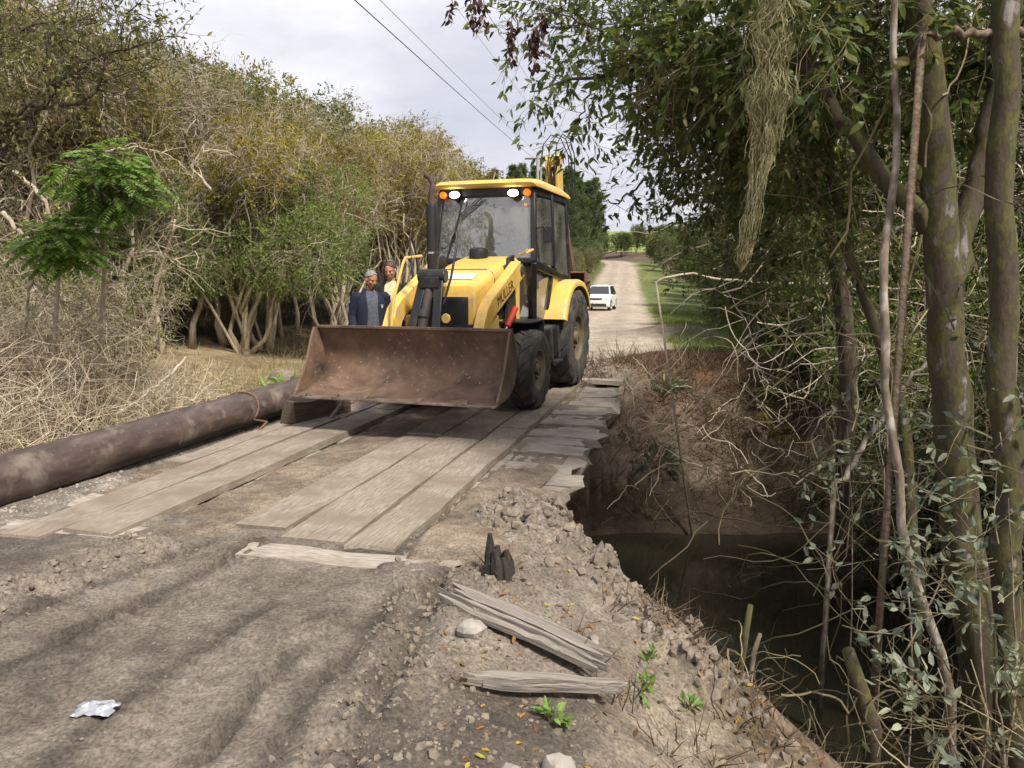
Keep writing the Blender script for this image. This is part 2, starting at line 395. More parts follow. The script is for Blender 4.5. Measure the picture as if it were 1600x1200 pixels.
M['car_white'] = surf('white_car_paint', [(.3, (.68, .68, .67)), (.7, (.78, .78, .77))], 2, 3, rough=.3, bmp=0, dirt=(.45, .38, .3), dirt_scale=2.5, dirt_lo=.5, dirt_hi=.8)
M['car_trim'] = flat('black_plastic_trim', (.03, .03, .032), .6)
M['car_lamp'] = flat('headlamp_glass', (.75, .77, .8), .12, .3)
# people
def skinmat(name, c): return surf(name, [(.3, tuple(x*.8 for x in c)), (.7, tuple(min(1, x*1.12) for x in c))], 14, 4, rough=.55, bmp=.05)
M['skin'] = skinmat('tanned_skin', (.42, .20, .12)); M['skin2'] = skinmat('ruddy_skin', (.46, .23, .16))
def cloth(name, c, s=26): return surf(name, [(.3, tuple(x*.65 for x in c)), (.7, tuple(x*1.3 for x in c))], s, 6, rough=.9, bmp=.35, bdist=.008)
M['navy'] = cloth('navy_jacket', (.008, .012, .03)); M['greyblue'] = cloth('grey_blue_shirt', (.075, .085, .11)); M['jeans'] = cloth('blue_denim', (.02, .032, .07))
M['blackcloth'] = cloth('black_jacket', (.011, .011, .012)); M['cream'] = cloth('cream_shirt', (.62, .50, .28)); M['shoe'] = flat('dark_leather', (.02, .016, .012), .6)
M['paleblue'] = cloth('pale_blue_shirt', (.35, .42, .55))
M['greyhair'] = surf('grey_hair', [(.3, (.09, .085, .085)), (.7, (.34, .33, .32))], 60, 4, (1, 1, .3), rough=.6, bmp=.5)
M['darkhair'] = surf('brown_hair', [(.3, (.025, .016, .012)), (.7, (.10, .068, .05))], 60, 4, (1, 1, .3), rough=.6, bmp=.5)
M['eye'] = flat('dark_eye', (.02, .015, .012), .3)
# plants
M['bark_tan'] = surf('tan_bark', [(.3, (.16, .125, .09)), (.55, (.3, .25, .185)), (.8, (.42, .37, .29))], 5, 6, (5, 5, 1), rough=.9, bmp=.5, bdist=.01)
M['bark_pale'] = surf('pale_bark', [(.3, (.25, .2, .14)), (.55, (.46, .39, .28)), (.8, (.6, .53, .4))], 5, 6, (5, 5, 1), rough=.9, bmp=.4, bdist=.01)
M['bark_dark'] = surf('dark_bark', [(.32, (.022, .016, .011)), (.5, (.07, .052, .036)), (.64, (.12, .10, .07)), (.75, (.24, .21, .17))], 5, 9, (4, 4, 1), rough=.92, bmp=.7, bdist=.015)
M['bark_moss'] = surf('mossy_bark', [(.3, (.035, .026, .018)), (.43, (.075, .056, .04)), (.48, (.05, .043, .02)), (.57, (.095, .09, .026)), (.61, (.06, .048, .035)), (.70, (.24, .22, .19))], 4.5, 9, (2.2, 2.2, 1), rough=.95, bmp=.9, bdist=.02)
M['bark_lichen'] = surf('lichen_bark', [(.3, (.08, .062, .045)), (.5, (.2, .165, .12)), (.62, (.36, .33, .28)), (.8, (.48, .46, .42))], 7, 6, (2, 2, 1), rough=.92, bmp=.5, bdist=.008)
def twigmat(name, stops):
    m, nt, b = new_mat(name); g = nd(nt, 'ShaderNodeNewGeometry'); c = ramp(nt, stops); nt.links.new(g.outputs['Random Per Island'], c.inputs[0])
    nt.links.new(c.outputs[0], b.inputs['Base Color']); b.inputs['Roughness'].default_value = .85; b.inputs['Specular IOR Level'].default_value = .25; return m
M['twig_tan'] = twigmat('tan_twigs', [(0, (.2, .165, .12)), (.5, (.37, .315, .235)), (1, (.54, .47, .36))])
M['twig_pale'] = twigmat('pale_twigs', [(0, (.25, .2, .14)), (.5, (.42, .35, .25)), (1, (.58, .5, .38))])
M['twig_dark'] = twigmat('dark_twigs', [(0, (.025, .02, .015)), (1, (.09, .07, .05))])
M['twig_olive'] = twigmat('olive_twigs', [(0, (.07, .055, .03)), (.6, (.15, .125, .07)), (1, (.26, .22, .13))])
M['leaf_olive'] = leafmat('olive_leaves', [(0, (.09, .105, .035)), (.45, (.17, .19, .07)), (.8, (.25, .25, .10)), (1, (.33, .29, .14))])
M['leaf_dry'] = leafmat('dry_olive_leaves', [(0, (.17, .15, .07)), (.5, (.28, .24, .125)), (1, (.38, .325, .19))])
M['leaf_light'] = leafmat('light_green_leaves', [(0, (.1, .15, .03)), (.5, (.17, .23, .055)), (1, (.25, .29, .1))])
M['leaf_yellow'] = leafmat('yellow_green_leaves', [(0, (.14, .125, .025)), (.5, (.23, .2, .04)), (1, (.33, .27, .06))])
M['leaf_bright'] = leafmat('bright_green_leaves', [(0, (.11, .2, .04)), (.5, (.17, .29, .065)), (1, (.25, .38, .1))])
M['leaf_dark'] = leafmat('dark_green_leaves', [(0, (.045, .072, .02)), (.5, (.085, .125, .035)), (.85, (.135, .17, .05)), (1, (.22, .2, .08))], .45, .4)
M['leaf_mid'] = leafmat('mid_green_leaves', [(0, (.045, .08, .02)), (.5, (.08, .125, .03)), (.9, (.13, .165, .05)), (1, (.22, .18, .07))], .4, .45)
M['leaf_grey'] = leafmat('pale_undersides', [(0, (.09, .12, .08)), (.5, (.16, .19, .13)), (1, (.28, .30, .23))], .3, .5)
M['leaf_dead'] = leafmat('withered_leaves', [(0, (.03, .016, .014)), (.6, (.07, .038, .03)), (1, (.13, .075, .05))], .25, .6)
M['needle'] = leafmat('pine_needles', [(0, (.065, .105, .04)), (.5, (.11, .165, .07)), (1, (.17, .22, .11))], .25, .5)
M['moss_beard'] = leafmat('hanging_lichen', [(0, (.22, .21, .10)), (.5, (.34, .32, .16)), (1, (.46, .43, .25))], .3, .9)
M['grass_green'] = leafmat('green_grass', [(0, (.06, .12, .02)), (.5, (.12, .19, .035)), (1, (.24, .27, .08))], .4, .6)
M['grass_dry'] = leafmat('dry_grass', [(0, (.2, .165, .07)), (.5, (.34, .28, .14)), (.85, (.45, .38, .22)), (1, (.16, .2, .05))], .35, .7)
M['straw'] = leafmat('dead_straw', [(0, (.07, .05, .03)), (.5, (.14, .10, .065)), (1, (.27, .21, .14))], .3, .8)
M['fallen_leaf'] = leafmat('fallen_leaves', [(0, (.1, .06, .03)), (.4, (.2, .12, .05)), (.75, (.3, .13, .03)), (.9, (.45, .33, .04)), (1, (.16, .26, .05))], .2, .6)
# ground: colour attribute times fine grain
m, nt, b = new_mat('earth'); at_ = nd(nt, 'ShaderNodeAttribute'); at_.attribute_name = 'Col'
wv = coords(nt, 'World')
n1 = noise(nt, wv, 9, 8, .65); n2 = noise(nt, wv, 60, 5, .6); n3 = noise(nt, wv, 2.1, 5, .6)
r1 = ramp(nt, [(.3, (.66, .66, .67)), (.7, (1.28, 1.27, 1.25))]); nt.links.new(n1, r1.inputs[0])
r2 = ramp(nt, [(.3, (.5,)*3), (.7, (1.5,)*3)]); nt.links.new(n2, r2.inputs[0])
r3 = ramp(nt, [(.32, (.72, .70, .68)), (.68, (1.2, 1.21, 1.22))]); nt.links.new(n3, r3.inputs[0])
c = mixc(nt, 1.0, at_.outputs['Color'], r1.outputs[0], 'MULTIPLY'); c = mixc(nt, 1.0, c, r2.outputs[0], 'MULTIPLY'); c = mixc(nt, 1.0, c, r3.outputs[0], 'MULTIPLY')
nt.links.new(c, b.inputs['Base Color']); b.inputs['Roughness'].default_value = .93; b.inputs['Specular IOR Level'].default_value = .25
ad = nd(nt, 'ShaderNodeMath', operation='ADD'); nt.links.new(n1, ad.inputs[0]); sc2 = nd(nt, 'ShaderNodeMath', operation='MULTIPLY'); sc2.inputs[1].default_value = .45
nt.links.new(n2, sc2.inputs[0]); nt.links.new(sc2.outputs[0], ad.inputs[1]); bump(nt, b, ad.outputs[0], .7, .018)
M['earth'] = m
# water
m, nt, b = new_mat('creek_water'); b.inputs['Base Color'].default_value = (.020, .019, .012, 1); b.inputs['Roughness'].default_value = .04; b.inputs['IOR'].default_value = 1.33
nw = noise(nt, coords(nt, 'World', (1, 1.6, 1)), 2.2, 4); bump(nt, b, nw, .10, .02); M['water'] = m

# ---------------------------------------------------------------- terrain
BA = R_(13.5); BX, BY = math.sin(BA), math.cos(BA)       # bridge axis; s along it, t to its right
def st(x, y): return x*BX+y*BY, x*BY-y*BX
def xy(s, t): return np.array([s*BX+t*BY, s*BY-t*BX])
TC = -2.75                                               # bridge centre line
RY = np.array([-60, 0, 12, 20, 50, 100, 140, 172, 200, 235, 300.]); RX = np.array([-17.2, -2.83, .13, 1.4, 6.2, 13.6, 19.6, 21.0, 15, -8, -90])
RZY = np.array([-60, 12, 30, 55, 80, 110, 150, 200, 300, 3000.]); RZ = np.array([0, 0, -.35, -.62, .2, 2.0, 4.5, 6.0, 9.0, 9.0])
def road_x(y): return np.interp(y, RY, RX)
def road_z(y): return np.interp(y, RZY, RZ)
NRX = np.array([-8, .3, .74, .95, 1.6, 3, 6, 12, 40.]); NRY = np.array([7.3, 5.2, 4.58, 4.2, 3.8, 4.1, 4.6, 5.3, 8])
TOPX = np.array([-.2, .3, 1, 1.6, 3, 6, 40.]); TOPZ = np.array([0, -.10, -.54, -1.0, -1.35, -1.4, -1.1])
WATER = -2.2
groove = [([(-30, 1065), (90, 1005), (200, 950), (300, 900), (400, 852)], .05, .06), ([(0, 985), (110, 935), (250, 880), (330, 850)], .035, .03),
          ([(310, 1200), (370, 1120), (420, 1060), (470, 1020)], .045, .06), ([(70, 1200), (200, 1090), (330, 1000), (420, 950)], .05, .012),
          ([(545, 1200), (600, 1080), (655, 985), (690, 905)], .075, .05), ([(410, 1200), (480, 1100), (560, 1010), (620, 930)], .05, .03)]
groove_w = [([tuple(gp(u, v)[:2]) for u, v in g], w, d) for g, w, d in groove]
tread_w = [[tuple(gp(u, v)[:2]) for u, v in g] for g in ([(470, 1210), (555, 1085), (628, 975), (668, 905)], [(-40, 1140), (150, 1015), (300, 925), (400, 872)], [(130, 1210), (260, 1085), (380, 990)])]
clodl = [tuple(gp(u, v)[:2]) for u, v in [(-60, 975), (60, 925), (170, 885), (260, 862)]]
clod2 = [tuple(gp(u, v)[:2]) for u, v in [(520, 1190), (640, 1050), (730, 950), (800, 900)]]
clod3 = [tuple(gp(u, v)[:2]) for u, v in [(470, 1000), (560, 960), (640, 900)]]
def height(x, y, detail=True):
    x = np.asarray(x, float); y = np.asarray(y, float)
    s, t = st(x, y)
    xc = road_x(y); d = x-xc
    z = road_z(y)*1.0
    # sides of the road
    lw = sstep(3.2, 9, -d); rw = sstep(3.2, 8, d)
    far = sstep(13, 26, y)
    z = z+far*lw*(.5+.9*sstep(7, 22, -d))+sstep(25, 110, y)*sstep(4, 70, -d)*9.0
    z = z-far*rw*.25+far*sstep(8, 30, d)*2.2
    z = z-(1-far)*sstep(-5.05, -6.4, t)*.45*sstep(2, 6, y)
    z = z+.9*sstep(-8.5, -14, t)*(1-far)
    z = z+13*sstep(225, 400, y)*sstep(-20, 30, x)+6*sstep(225, 400, y)*(1-sstep(-20, 30, x))
    # near right bank
    top = np.interp(x, TOPX, TOPZ); near = 1-sstep(9.0, 11.5, y)
    z = np.where(y < 9.5, z+top*near*sstep(-1.5, 1.2, y), z)
    # creek channel
    yn = np.interp(x, NRX, NRY); yn = yn+.22*(fbm(x*1.1, y*.3, oct=3, seed=5)-.5)
    wid = np.interp(x, [-4, 1.0, 1.6, 2.4, 8], [.55, .6, 1.3, 1.9, 2.1])
    yf = 10.75+.5*(fbm(x*.7, y*0+2.2, oct=3, seed=9)-.5)+np.where(x < .6, (.6-x)*.24, 0)+np.where(x > 6, (x-6)*.1, 0)
    m_left = sstep(-4.75, -4.3, t)
    nb = sstep(0, .75, y-yn)                       # 0 on the near bank, 1 in the channel
    fb = sstep(0, 1, (y-yf)/wid)                   # 0 in the channel, 1 on the far bank
    fb = np.where(x > 1.2, fb*.75+.25*np.clip((y-yf)/wid, 0, 1), fb)
    ch = nb*(1-fb)*m_left
    bed = -2.75+.25*fbm(x*.8, y*.8, seed=3)
    z = z*(1-ch)+bed*ch
    # loose soil heaped at the end of the bridge
    z = z+.28*np.exp(-(((x-2.6)/1.3)**2+((y-13.6)/.8)**2))+.16*np.exp(-(((x-1.6)/.5)**2+((y-12.6)/.6)**2))+.22*np.exp(-(((x-4.3)/1.5)**2+((y-14.2)/.8)**2))+.35*np.exp(-(((x-5.4)/1.6)**2+((y-25)/2.2)**2))
    dk = sstep(4.3, 4.7, s)*(1-sstep(5.6, 6.0, s))*sstep(-4.45, -4.3, t)*(1-sstep(-1.72, -1.6, t)); z = z-.085*dk
    if detail:
        nearm = np.exp(-np.maximum(y-6, 0)/6.0)
        on = (np.abs(d) < 2.9)
        rough = np.where(d > 2.55, 1.0, .34)
        rough = np.maximum(rough, ch*.9*(1-fb)); rough = np.maximum(rough, np.where((y > 10) & (y < 16) & (x > .8), 1.0, 0))
        z = z+.10*rough*(fbm(x*2.2, y*2.2, oct=4, seed=11)-.5)*sstep(400, 30, y)
        z = z+.055*rough*(fbm(x*11, y*11, oct=4, seed=21, gain=.62)-.5)*nearm
        z = z+.022*(fbm(x*5, y*5, oct=4, seed=31)-.5)*nearm
        # wide wavy unevenness of the side land
        z = z+.5*(fbm(x*.12, y*.12, oct=3, seed=41)-.5)*np.maximum(lw, rw)*far
        b = (y < 7)&(x > -5)&(x < 3)
        for g, w, dp in groove_w:
            dd_ = dist_poly(x, y, g)+.015*(fbm(x*9, y*9, oct=2, seed=51)-.5)
            br_ = sstep(.34, .5, fbm(x*2.3, y*2.3, oct=2, seed=53)); cl_ = fbm(x*16, y*16, oct=3, seed=54, gain=.65)
            z = np.where(b, z+br_*(-dp*1.1*np.exp(-(dd_/(w*.55))**4)+dp*.8*cl_*np.exp(-((dd_-w*1.0)/(w*.45))**2)), z)
        for tr_ in tread_w:                       # tyre tread pressed into the mud
            for (ax, ay), (bx, by) in zip(tr_[:-1], tr_[1:]):
                vx, vy = bx-ax, by-ay; l_ = math.hypot(vx, vy); vx /= l_; vy /= l_; al = (x-ax)*vx+(y-ay)*vy; la = (x-ax)*vy-(y-ay)*vx
                inb = (al >= 0)&(al < l_)&(np.abs(la) < .17)&b
                z = np.where(inb, z-.016*(1-(la/.17)**4)+.018*sstep(-.3, .3, np.sin(2*math.pi*(al/.11+np.abs(la)*4)))*(np.abs(la) < .14)*(fbm(x*6, y*6, oct=2, seed=57) > .42), z)
        for l, a, w in ((clodl, .16, .2), (clod2, .09, .22), (clod3, .05, .25)):
            dl = dist_poly(x, y, l); n_ = fbm(x*7, y*7, oct=4, seed=61, gain=.6)
            z = np.where(b, z+np.exp(-(dl/w)**2)*a*np.clip((n_-.36)*2.6, 0, 1.2), z)
        # rubble along the near rim
        rim = np.exp(-((y-yn+.35)/.45)**2)*sstep(-.35, .15, x)*(1-sstep(1.3, 2.2, x))
        z = z+rim*(.08+.22*np.clip((fbm(x*7, y*7, oct=4, seed=71, gain=.7)-.36)*2.2, 0, 1))*(y < 7)
    return z
def hz(x, y): return float(height(np.array([x]), np.array([y]))[0])

def axis_pts(segs):
    out = []
    for a, b_, st_ in segs:
        n = max(1, int(round((b_-a)/st_))); out += list(a+(b_-a)*np.arange(n)/n)
    return np.array(out+[segs[-1][1]])
gx = axis_pts([(-1500, -200, 130), (-200, -60, 14), (-60, -14, 1.4), (-14, -4.6, .26), (-4.6, 2.4, .03), (2.4, 8, .11), (8, 20, .35), (20, 70, 1.6), (70, 200, 13), (200, 1500, 130)])
gy = axis_pts([(-60, -4, 4), (-4, 1.5, .3), (1.5, 6.2, .025), (6.2, 15, .09), (15, 30, .35), (30, 70, .7), (70, 260, 3), (260, 500, 12), (500, 3000, 120)])
GX, GY = np.meshgrid(gx, gy)
GZ = height(GX, GY)
ny, nx = GX.shape
# colour of the ground
S_, T_ = st(GX, GY); D_ = GX-road_x(GY)
def colr(c): return np.array(c, float)[None, None, :]
big = fbm(GX*.9, GY*.9, oct=4, seed=81)[..., None]; med = fbm(GX*4, GY*4, oct=4, seed=91)[..., None]; fine = fbm(GX*17, GY*17, oct=3, seed=95)[..., None]
mud = colr((.218, .186, .154))*(.75+.5*big)+colr((.05, .045, .04))*(med-.5)
wet = sstep(.46, .62, fbm(GX*1.3+3, GY*.8, oct=4, seed=101))[..., None]
nearroad = mud*.8*(1-.42*wet)
pale = colr((.39, .33, .26))*(.82+.36*big); 
roadc = nearroad*(1-sstep(11, 15, GY)[..., None])+pale*sstep(11, 15, GY)[..., None]
rutdark = (.5+.5*np.cos((D_)*2*math.pi/1.9))[..., None]
roadc = roadc*(1-.16*(1-rutdark)*sstep(13, 18, GY)[..., None])
litter = colr((.105, .078, .05))*(.6+.8*med)+colr((.10, .085, .05))*(fine-.5)
grass = colr((.10, .125, .035))*(.6+.8*big)+colr((.10, .08, .03))*(med-.4)
field = colr((.19, .25, .07))
redsoil = colr((.135, .064, .040))*(.55+.9*med)
bank = colr((.175, .138, .105))*(.5+1.0*med)+colr((.09, .07, .055))*(big-.5)
rub = colr((.205, .172, .135))*(.62+.75*fine)*(.75+.5*big)
edge = (sstep(2.3, 3.1, np.abs(D_)+.8*(big[..., 0]-.5)))[..., None]
side = np.where(((D_ > 0) & (GY > 15) & (D_ < 9))[..., None], grass, litter)
side = np.where(((D_ < 0) & (GY > 40))[..., None], grass*.9, side)
side = np.where((GY > 230)[..., None], field*(.8+.4*big), side)
C_ = roadc*(1-edge)+side*edge
m_rub = (sstep(2.35, 2.7, D_)*(GY < 9)*sstep(1.4, .9, GX))[..., None]; C_ = C_*(1-m_rub)+rub*m_rub
m_lit = ((GX > .6)*(GY < 9)*sstep(.6, 1.5, GX+.5*(med[..., 0]-.5)))[..., None]; C_ = C_*(1-m_lit)+litter*1.15*m_lit
m_gr = ((T_ < -4.25)*(T_ > -5.4)*(GY > 2)*(GY < 12))[..., None]; C_ = np.where(m_gr > 0, colr((.19, .165, .14))*(.6+.8*fine), C_)
m_lb = ((T_ < -5.2)*(GY < 18)*(D_ < -2.2))[..., None]; C_ = np.where(m_lb > 0, colr((.25, .2, .12))*(.5+.9*med), C_)
m_bank = (((GZ < road_z(GY)-.22)*(GY > 9.5)*(GY < 14.5)*(GX > -3)) > 0)[..., None]; C_ = np.where(m_bank, bank, C_)
m_red = (np.exp(-(((GX-3.2)/2.4)**2+((GY-13.6)/1.15)**2))*1.7*sstep(1.2, 2.0, GX+.6*(big[..., 0]-.5)))[..., None].clip(0, 1); C_ = C_*(1-m_red)+redsoil*m_red
m_bed = ((GZ < -1.5))[..., None]; C_ = np.where(m_bed, colr((.05, .036, .025))*(.6+.8*med), C_)
m_mound = (np.exp(-(((GX-5.3)/1.5)**2+((GY-25)/2.4)**2))*1.4)[..., None].clip(0, 1); C_ = C_*(1-m_mound)+colr((.15, .12, .095))*(.6+.8*med)*m_mound
for g, w, dp in groove_w:
    C_ = C_*(1-.5*np.exp(-(dist_poly(GX, GY, g)/(w*1.25))**2)*((GY < 7)&(GX < 3)&(GX > -6)))[..., None]
C_ = C_.clip(.012, .8)
idx = np.arange(nx*ny).reshape(ny, nx)
quads = np.stack([idx[:-1, :-1], idx[:-1, 1:], idx[1:, 1:], idx[1:, :-1]], -1).reshape(-1, 4)
fcx = (GX[:-1, :-1]+GX[1:, 1:]).ravel()/2; fcy = (GY[:-1, :-1]+GY[1:, 1:]).ravel()/2
isroad = (np.abs(fcx-road_x(fcy)) < 2.6+.25*(fbm(fcx*.8, fcy*.8, oct=2, seed=111)-.5)) & (fcy < 232) & ~((fcy > 5.2) & (fcy < 11.6))
def sheet(name, mask):
    q = quads[mask]; used = np.unique(q); re_ = np.zeros(nx*ny, int); re_[used] = np.arange(len(used))
    b_ = MB(); b_.add(np.stack([GX, GY, GZ], -1).reshape(-1, 3)[used], re_[q])
    o = b_.build(name, M['earth'], sharp=None)
    ca = o.data.color_attributes.new('Col', 'FLOAT_COLOR', 'POINT')
    ca.data.foreach_set('color', np.concatenate([C_.reshape(-1, 3)[used], np.ones((len(used), 1))], 1).astype(np.float32).ravel())
    return kind(o, 'structure')
ground = sheet('ground', ~isroad); road = sheet('dirt_road', isroad)
w_ = MB(); w_.add([(-6, 4.0, 0), (60, 2.0, 0), (60, 16, 0), (-6, 13.5, 0)], [(0, 1, 2, 3)])
water = kind(w_.build('creek_water', M['water'], loc=(0, 0, WATER)), 'structure')
# ---------------------------------------------------------------- wooden bridge
rng = np.random.default_rng(7)
def plank(Ln, W, H, rng, seg=5, ragged=.02, warp=.006, taper=0):
    rings = []
    for i in range(seg+1):
        u = i/seg; x = (u-.5)*Ln; w = W*(1-taper*abs(u-.5))+rng.normal()*.006; dy = rng.normal()*.004; dz = rng.normal()*warp
        r = np.array([[x, -w/2+dy, -H/2], [x, w/2+dy, -H/2], [x, w/2+dy, H/2+dz], [x, dy+w*.1, H/2+dz+.003], [x, -w/2+dy, H/2+dz]])
        if i in (0, seg): r[:, 0] += rng.normal(size=5)*ragged
        rings.append(r)
    return loft(rings)
bridge = empty('wooden_bridge', (*xy(8.0, TC), 0), -BA)
tag(bridge, 'low wooden plank bridge with lengthwise wheel boards over the creek', 'bridge')
DT = -.055
def bl(s, t, z=0): return (t-TC, s-8.0, z)       # bridge local
# cross planks of the deck; the right-hand ends are uneven
ends = [(11.62, -1.16, .30), (11.2, -1.10, .50), (10.72, -1.06, .42), (10.3, -1.02, .38), (9.93, -.98, .33), (9.58, -1.06, .33), (9.24, -1.02, .33), (8.90, -1.10, .33), (8.56, -.96, .33), (8.22, -1.04, .33),
        (7.87, -.90, .35), (7.52, -1.02, .33), (7.16, -.95, .36), (6.79, -.93, .36), (6.42, -1.0, .36), (6.05, -.9, .36), (5.68, -.96, .36), (5.31, -1.02, .36), (4.94, -1.05, .35), (4.58, -1.1, .33)]
for s, te, w in ends:
    tl = -4.42+rng.normal()*.05; Ln = te-tl
    b_ = MB(); b_.add(*plank(Ln, w-.012, .09, rng, 7, .045, .011)); 
    o = b_.build('deck_plank', M['deck_wood'], bridge, bl(s, (te+tl)/2, DT-.045+rng.normal()*.006), (rng.normal()*.012, rng.normal()*.006, rng.normal()*.010), sharp=30)
b_ = MB(); b_.add(*plank(1.35, .26, .07, rng, 4, .02)); b_.build('deck_plank', M['deck_wood'], bridge, bl(11.72, -1.75, .02), (0, .01, .03), sharp=30)
b_ = MB(); b_.add(*plank(1.25, .21, .06, rng, 4, .03)); b_.build('sill_plank', M['deck_wood'], bridge, bl(3.90, -1.93, -.022), (0, 0, .02), sharp=30)
b_ = MB(); b_.add(*plank(1.9, .24, .06, rng, 4, .03)); b_.build('sill_plank', M['deck_wood'], bridge, bl(4.0, -4.05, -.03), (0, .01, .015), sharp=30)
# wheel boards laid along the bridge
for t0, t1, cuts in [(-2.005, -1.69, (4.06, 7.75, 11.5)), (-2.455, -2.04, (4.1, 8.3, 11.55)), (-2.86, -2.50, (4.25, 7.3, 11.4)),
                     (-3.865, -3.49, (3.9, 8.6, 11.5)), (-4.20, -3.90, (3.75, 7.9, 11.4)), (-4.44, -4.235, (5.6, 9.0))]:
    for a, c_ in zip(cuts[:-1], cuts[1:]):
        b_ = MB(); b_.add(*plank(c_-a-.012, t1-t0, .062, rng, 9, .012, .004))
        b_.build('wheel_board', M['old_wood'], bridge, bl((a+c_)/2, (t0+t1)/2, DT+.044+rng.normal()*.003), (rng.normal()*.006, rng.normal()*.0015, math.pi/2+rng.normal()*.004), sharp=30)
# log beams below
for t, r in ((-1.32, .21), (-2.3, .2), (-3.3, .2), (-4.12, .2)):
    P = [np.array(bl(s, t+.05*math.sin(s*1.3+t), DT-.11-r+.02*math.sin(s*2))) for s in np.linspace(4.7, 11.7, 12)]
    b_ = MB(); b_.add(*tube(P, r*(1+.08*np.sin(np.arange(12)*1.7)), 14)); b_.build('log_beam', M['log_wood'], bridge)
b_ = MB(); P = [np.array(bl(s, -1.18, DT-.55)) for s in (11.0, 11.1)]
b_.add(*tube([np.array(bl(11.25, t, -.42)) for t in np.linspace(-4.3, -1.25, 6)], .17, 12)); b_.build('abutment_log', M['log_wood'], bridge)
b_ = MB(); b_.add(*tube([np.array(bl(5.12, t, -.42)) for t in np.linspace(-4.3, -1.0, 6)], .17, 12)); b_.build('abutment_log', M['log_wood'], bridge)
# soil lying on the deck
sg = np.arange(3.6, 11.9, .045); tg = np.arange(-4.55, -.93, .03); SG, TG = np.meshgrid(sg, tg)
px_ = SG*BX+TG*BY; py_ = SG*BY-TG*BX
n1 = fbm(px_*3, py_*3, oct=4, seed=200); n2 = fbm(px_*13, py_*13, oct=4, seed=210, gain=.6)
th = np.interp(TG, [-4.55, -4.3, -4.2, -3.9, -3.48, -3.40, -3.0, -2.9, -2.84, -2.45, -2.03, -1.7, -1.6, -1.3, -.93], [.03, .02, .0, -.0, .0, .045, .05, .04, .022, .008, .004, .004, .03, .03, .012])
th = th*np.interp(SG, [4, 5, 6.2, 9, 10.5, 11.9], [1.5, 1.35, 1.0, .72, .62, 1.1])+np.where(TG > -1.6, np.interp(SG, [4, 5.4, 6.3, 11.9], [.055, .05, -.012, -.03]), 0)+np.where((TG < -2.4) & (TG > -2.95), np.interp(SG, [4, 6.5, 8, 12], [.03, .012, .0, .0]), 0)
zz = DT-.006+np.interp(SG, [3.6, 4.15], [-.09, 0])+th+.045*(n1-.52)+.022*(n2-.5)
cc = np.array([.20, .16, .12])[None, None]*(.7+.5*n1)[..., None]*(.75+.5*n2)[..., None]
ix = np.arange(SG.size).reshape(SG.shape); q = np.stack([ix[:-1, :-1], ix[:-1, 1:], ix[1:, 1:], ix[1:, :-1]], -1).reshape(-1, 4)
zc = zz.ravel()[q].max(1); sc_, tc_ = SG.ravel()[q].mean(1), TG.ravel()[q].mean(1)
keep = (zc > DT-.12+.1*sstep(4.4, 4.8, sc_)) & ~((tc_ > -1.12) & (sc_ > 5.6)); q = q[keep]; us = np.unique(q); re_ = np.zeros(SG.size, int); re_[us] = np.arange(len(us))
b_ = MB(); b_.add(np.stack([px_, py_, zz], -1).reshape(-1, 3)[us], re_[q]); o = b_.build('mud_layer', M['earth'], sharp=None)
ca = o.data.color_attributes.new('Col', 'FLOAT_COLOR', 'POINT'); ca.data.foreach_set('color', np.concatenate([cc.reshape(-1, 3)[us], np.ones((len(us), 1))], 1).astype(np.float32).ravel())
kind(o, 'stuff', 'dried brown mud spread over the bridge planks'); 

# ---------------------------------------------------------------- pipe beside the bridge
pr = .185
P = []
for s in np.linspace(.2, 9.9, 24):
    p = xy(s, -4.79+.012*math.sin(s*.9)); P.append((p[0], p[1], .17+.012*math.sin(s*.7+1)+.0*s))
P = np.array(P); base = P[0]*[1, 1, 0]
pipe = empty('steel_pipe', base); tag(pipe, 'long brown weathered pipe lying on the gravel beside the bridge', 'pipe')
b_ = MB(); b_.add(*tube(P-base, pr, 40, caps=False)); b_.add(*tube((P-base)[::-1], pr-.012, 32, caps=False)); b_.build('pipe_shell', M['pipe'], pipe, sharp=None)
for s_w in (3.3, 5.9, 8.6):
    k_ = int(np.argmin(np.abs(np.linspace(.2, 9.9, 24)-s_w))); dirp = nrm(P[k_+1]-P[k_-1]); c_w = P[k_]-base; b_ = MB(); b_.add(*tube([c_w-dirp*.014, c_w-dirp*.006, c_w+dirp*.006, c_w+dirp*.014], [pr+.0005, pr+.005, pr+.005, pr+.0005], 40, caps=False)); b_.build('weld_seam', M['pipe'], pipe, sharp=None)
pa = xy(7.35, -4.79); cxp = np.array([pa[0], pa[1], .17])-base
def around(a, ds=0): 
    d = np.array([BX, BY, 0]); r = np.array([BY, -BX, 0]); return cxp+d*(ds+.05*math.sin(a*2))+(pr+.012)*(math.cos(a)*r+math.sin(a)*np.array([0, 0, 1]))
b_ = MB(); b_.add(*tube([around(a) for a in np.linspace(2.9, -.5, 16)]+[cxp+np.array([BY*.36-BX*.1, -BX*.36-BY*.1, -.1]), cxp+np.array([BY*.42-BX*.42, -BX*.42-BY*.42, -.165])], .011, 6)); b_.build('tie_strap', M['rope'], pipe)

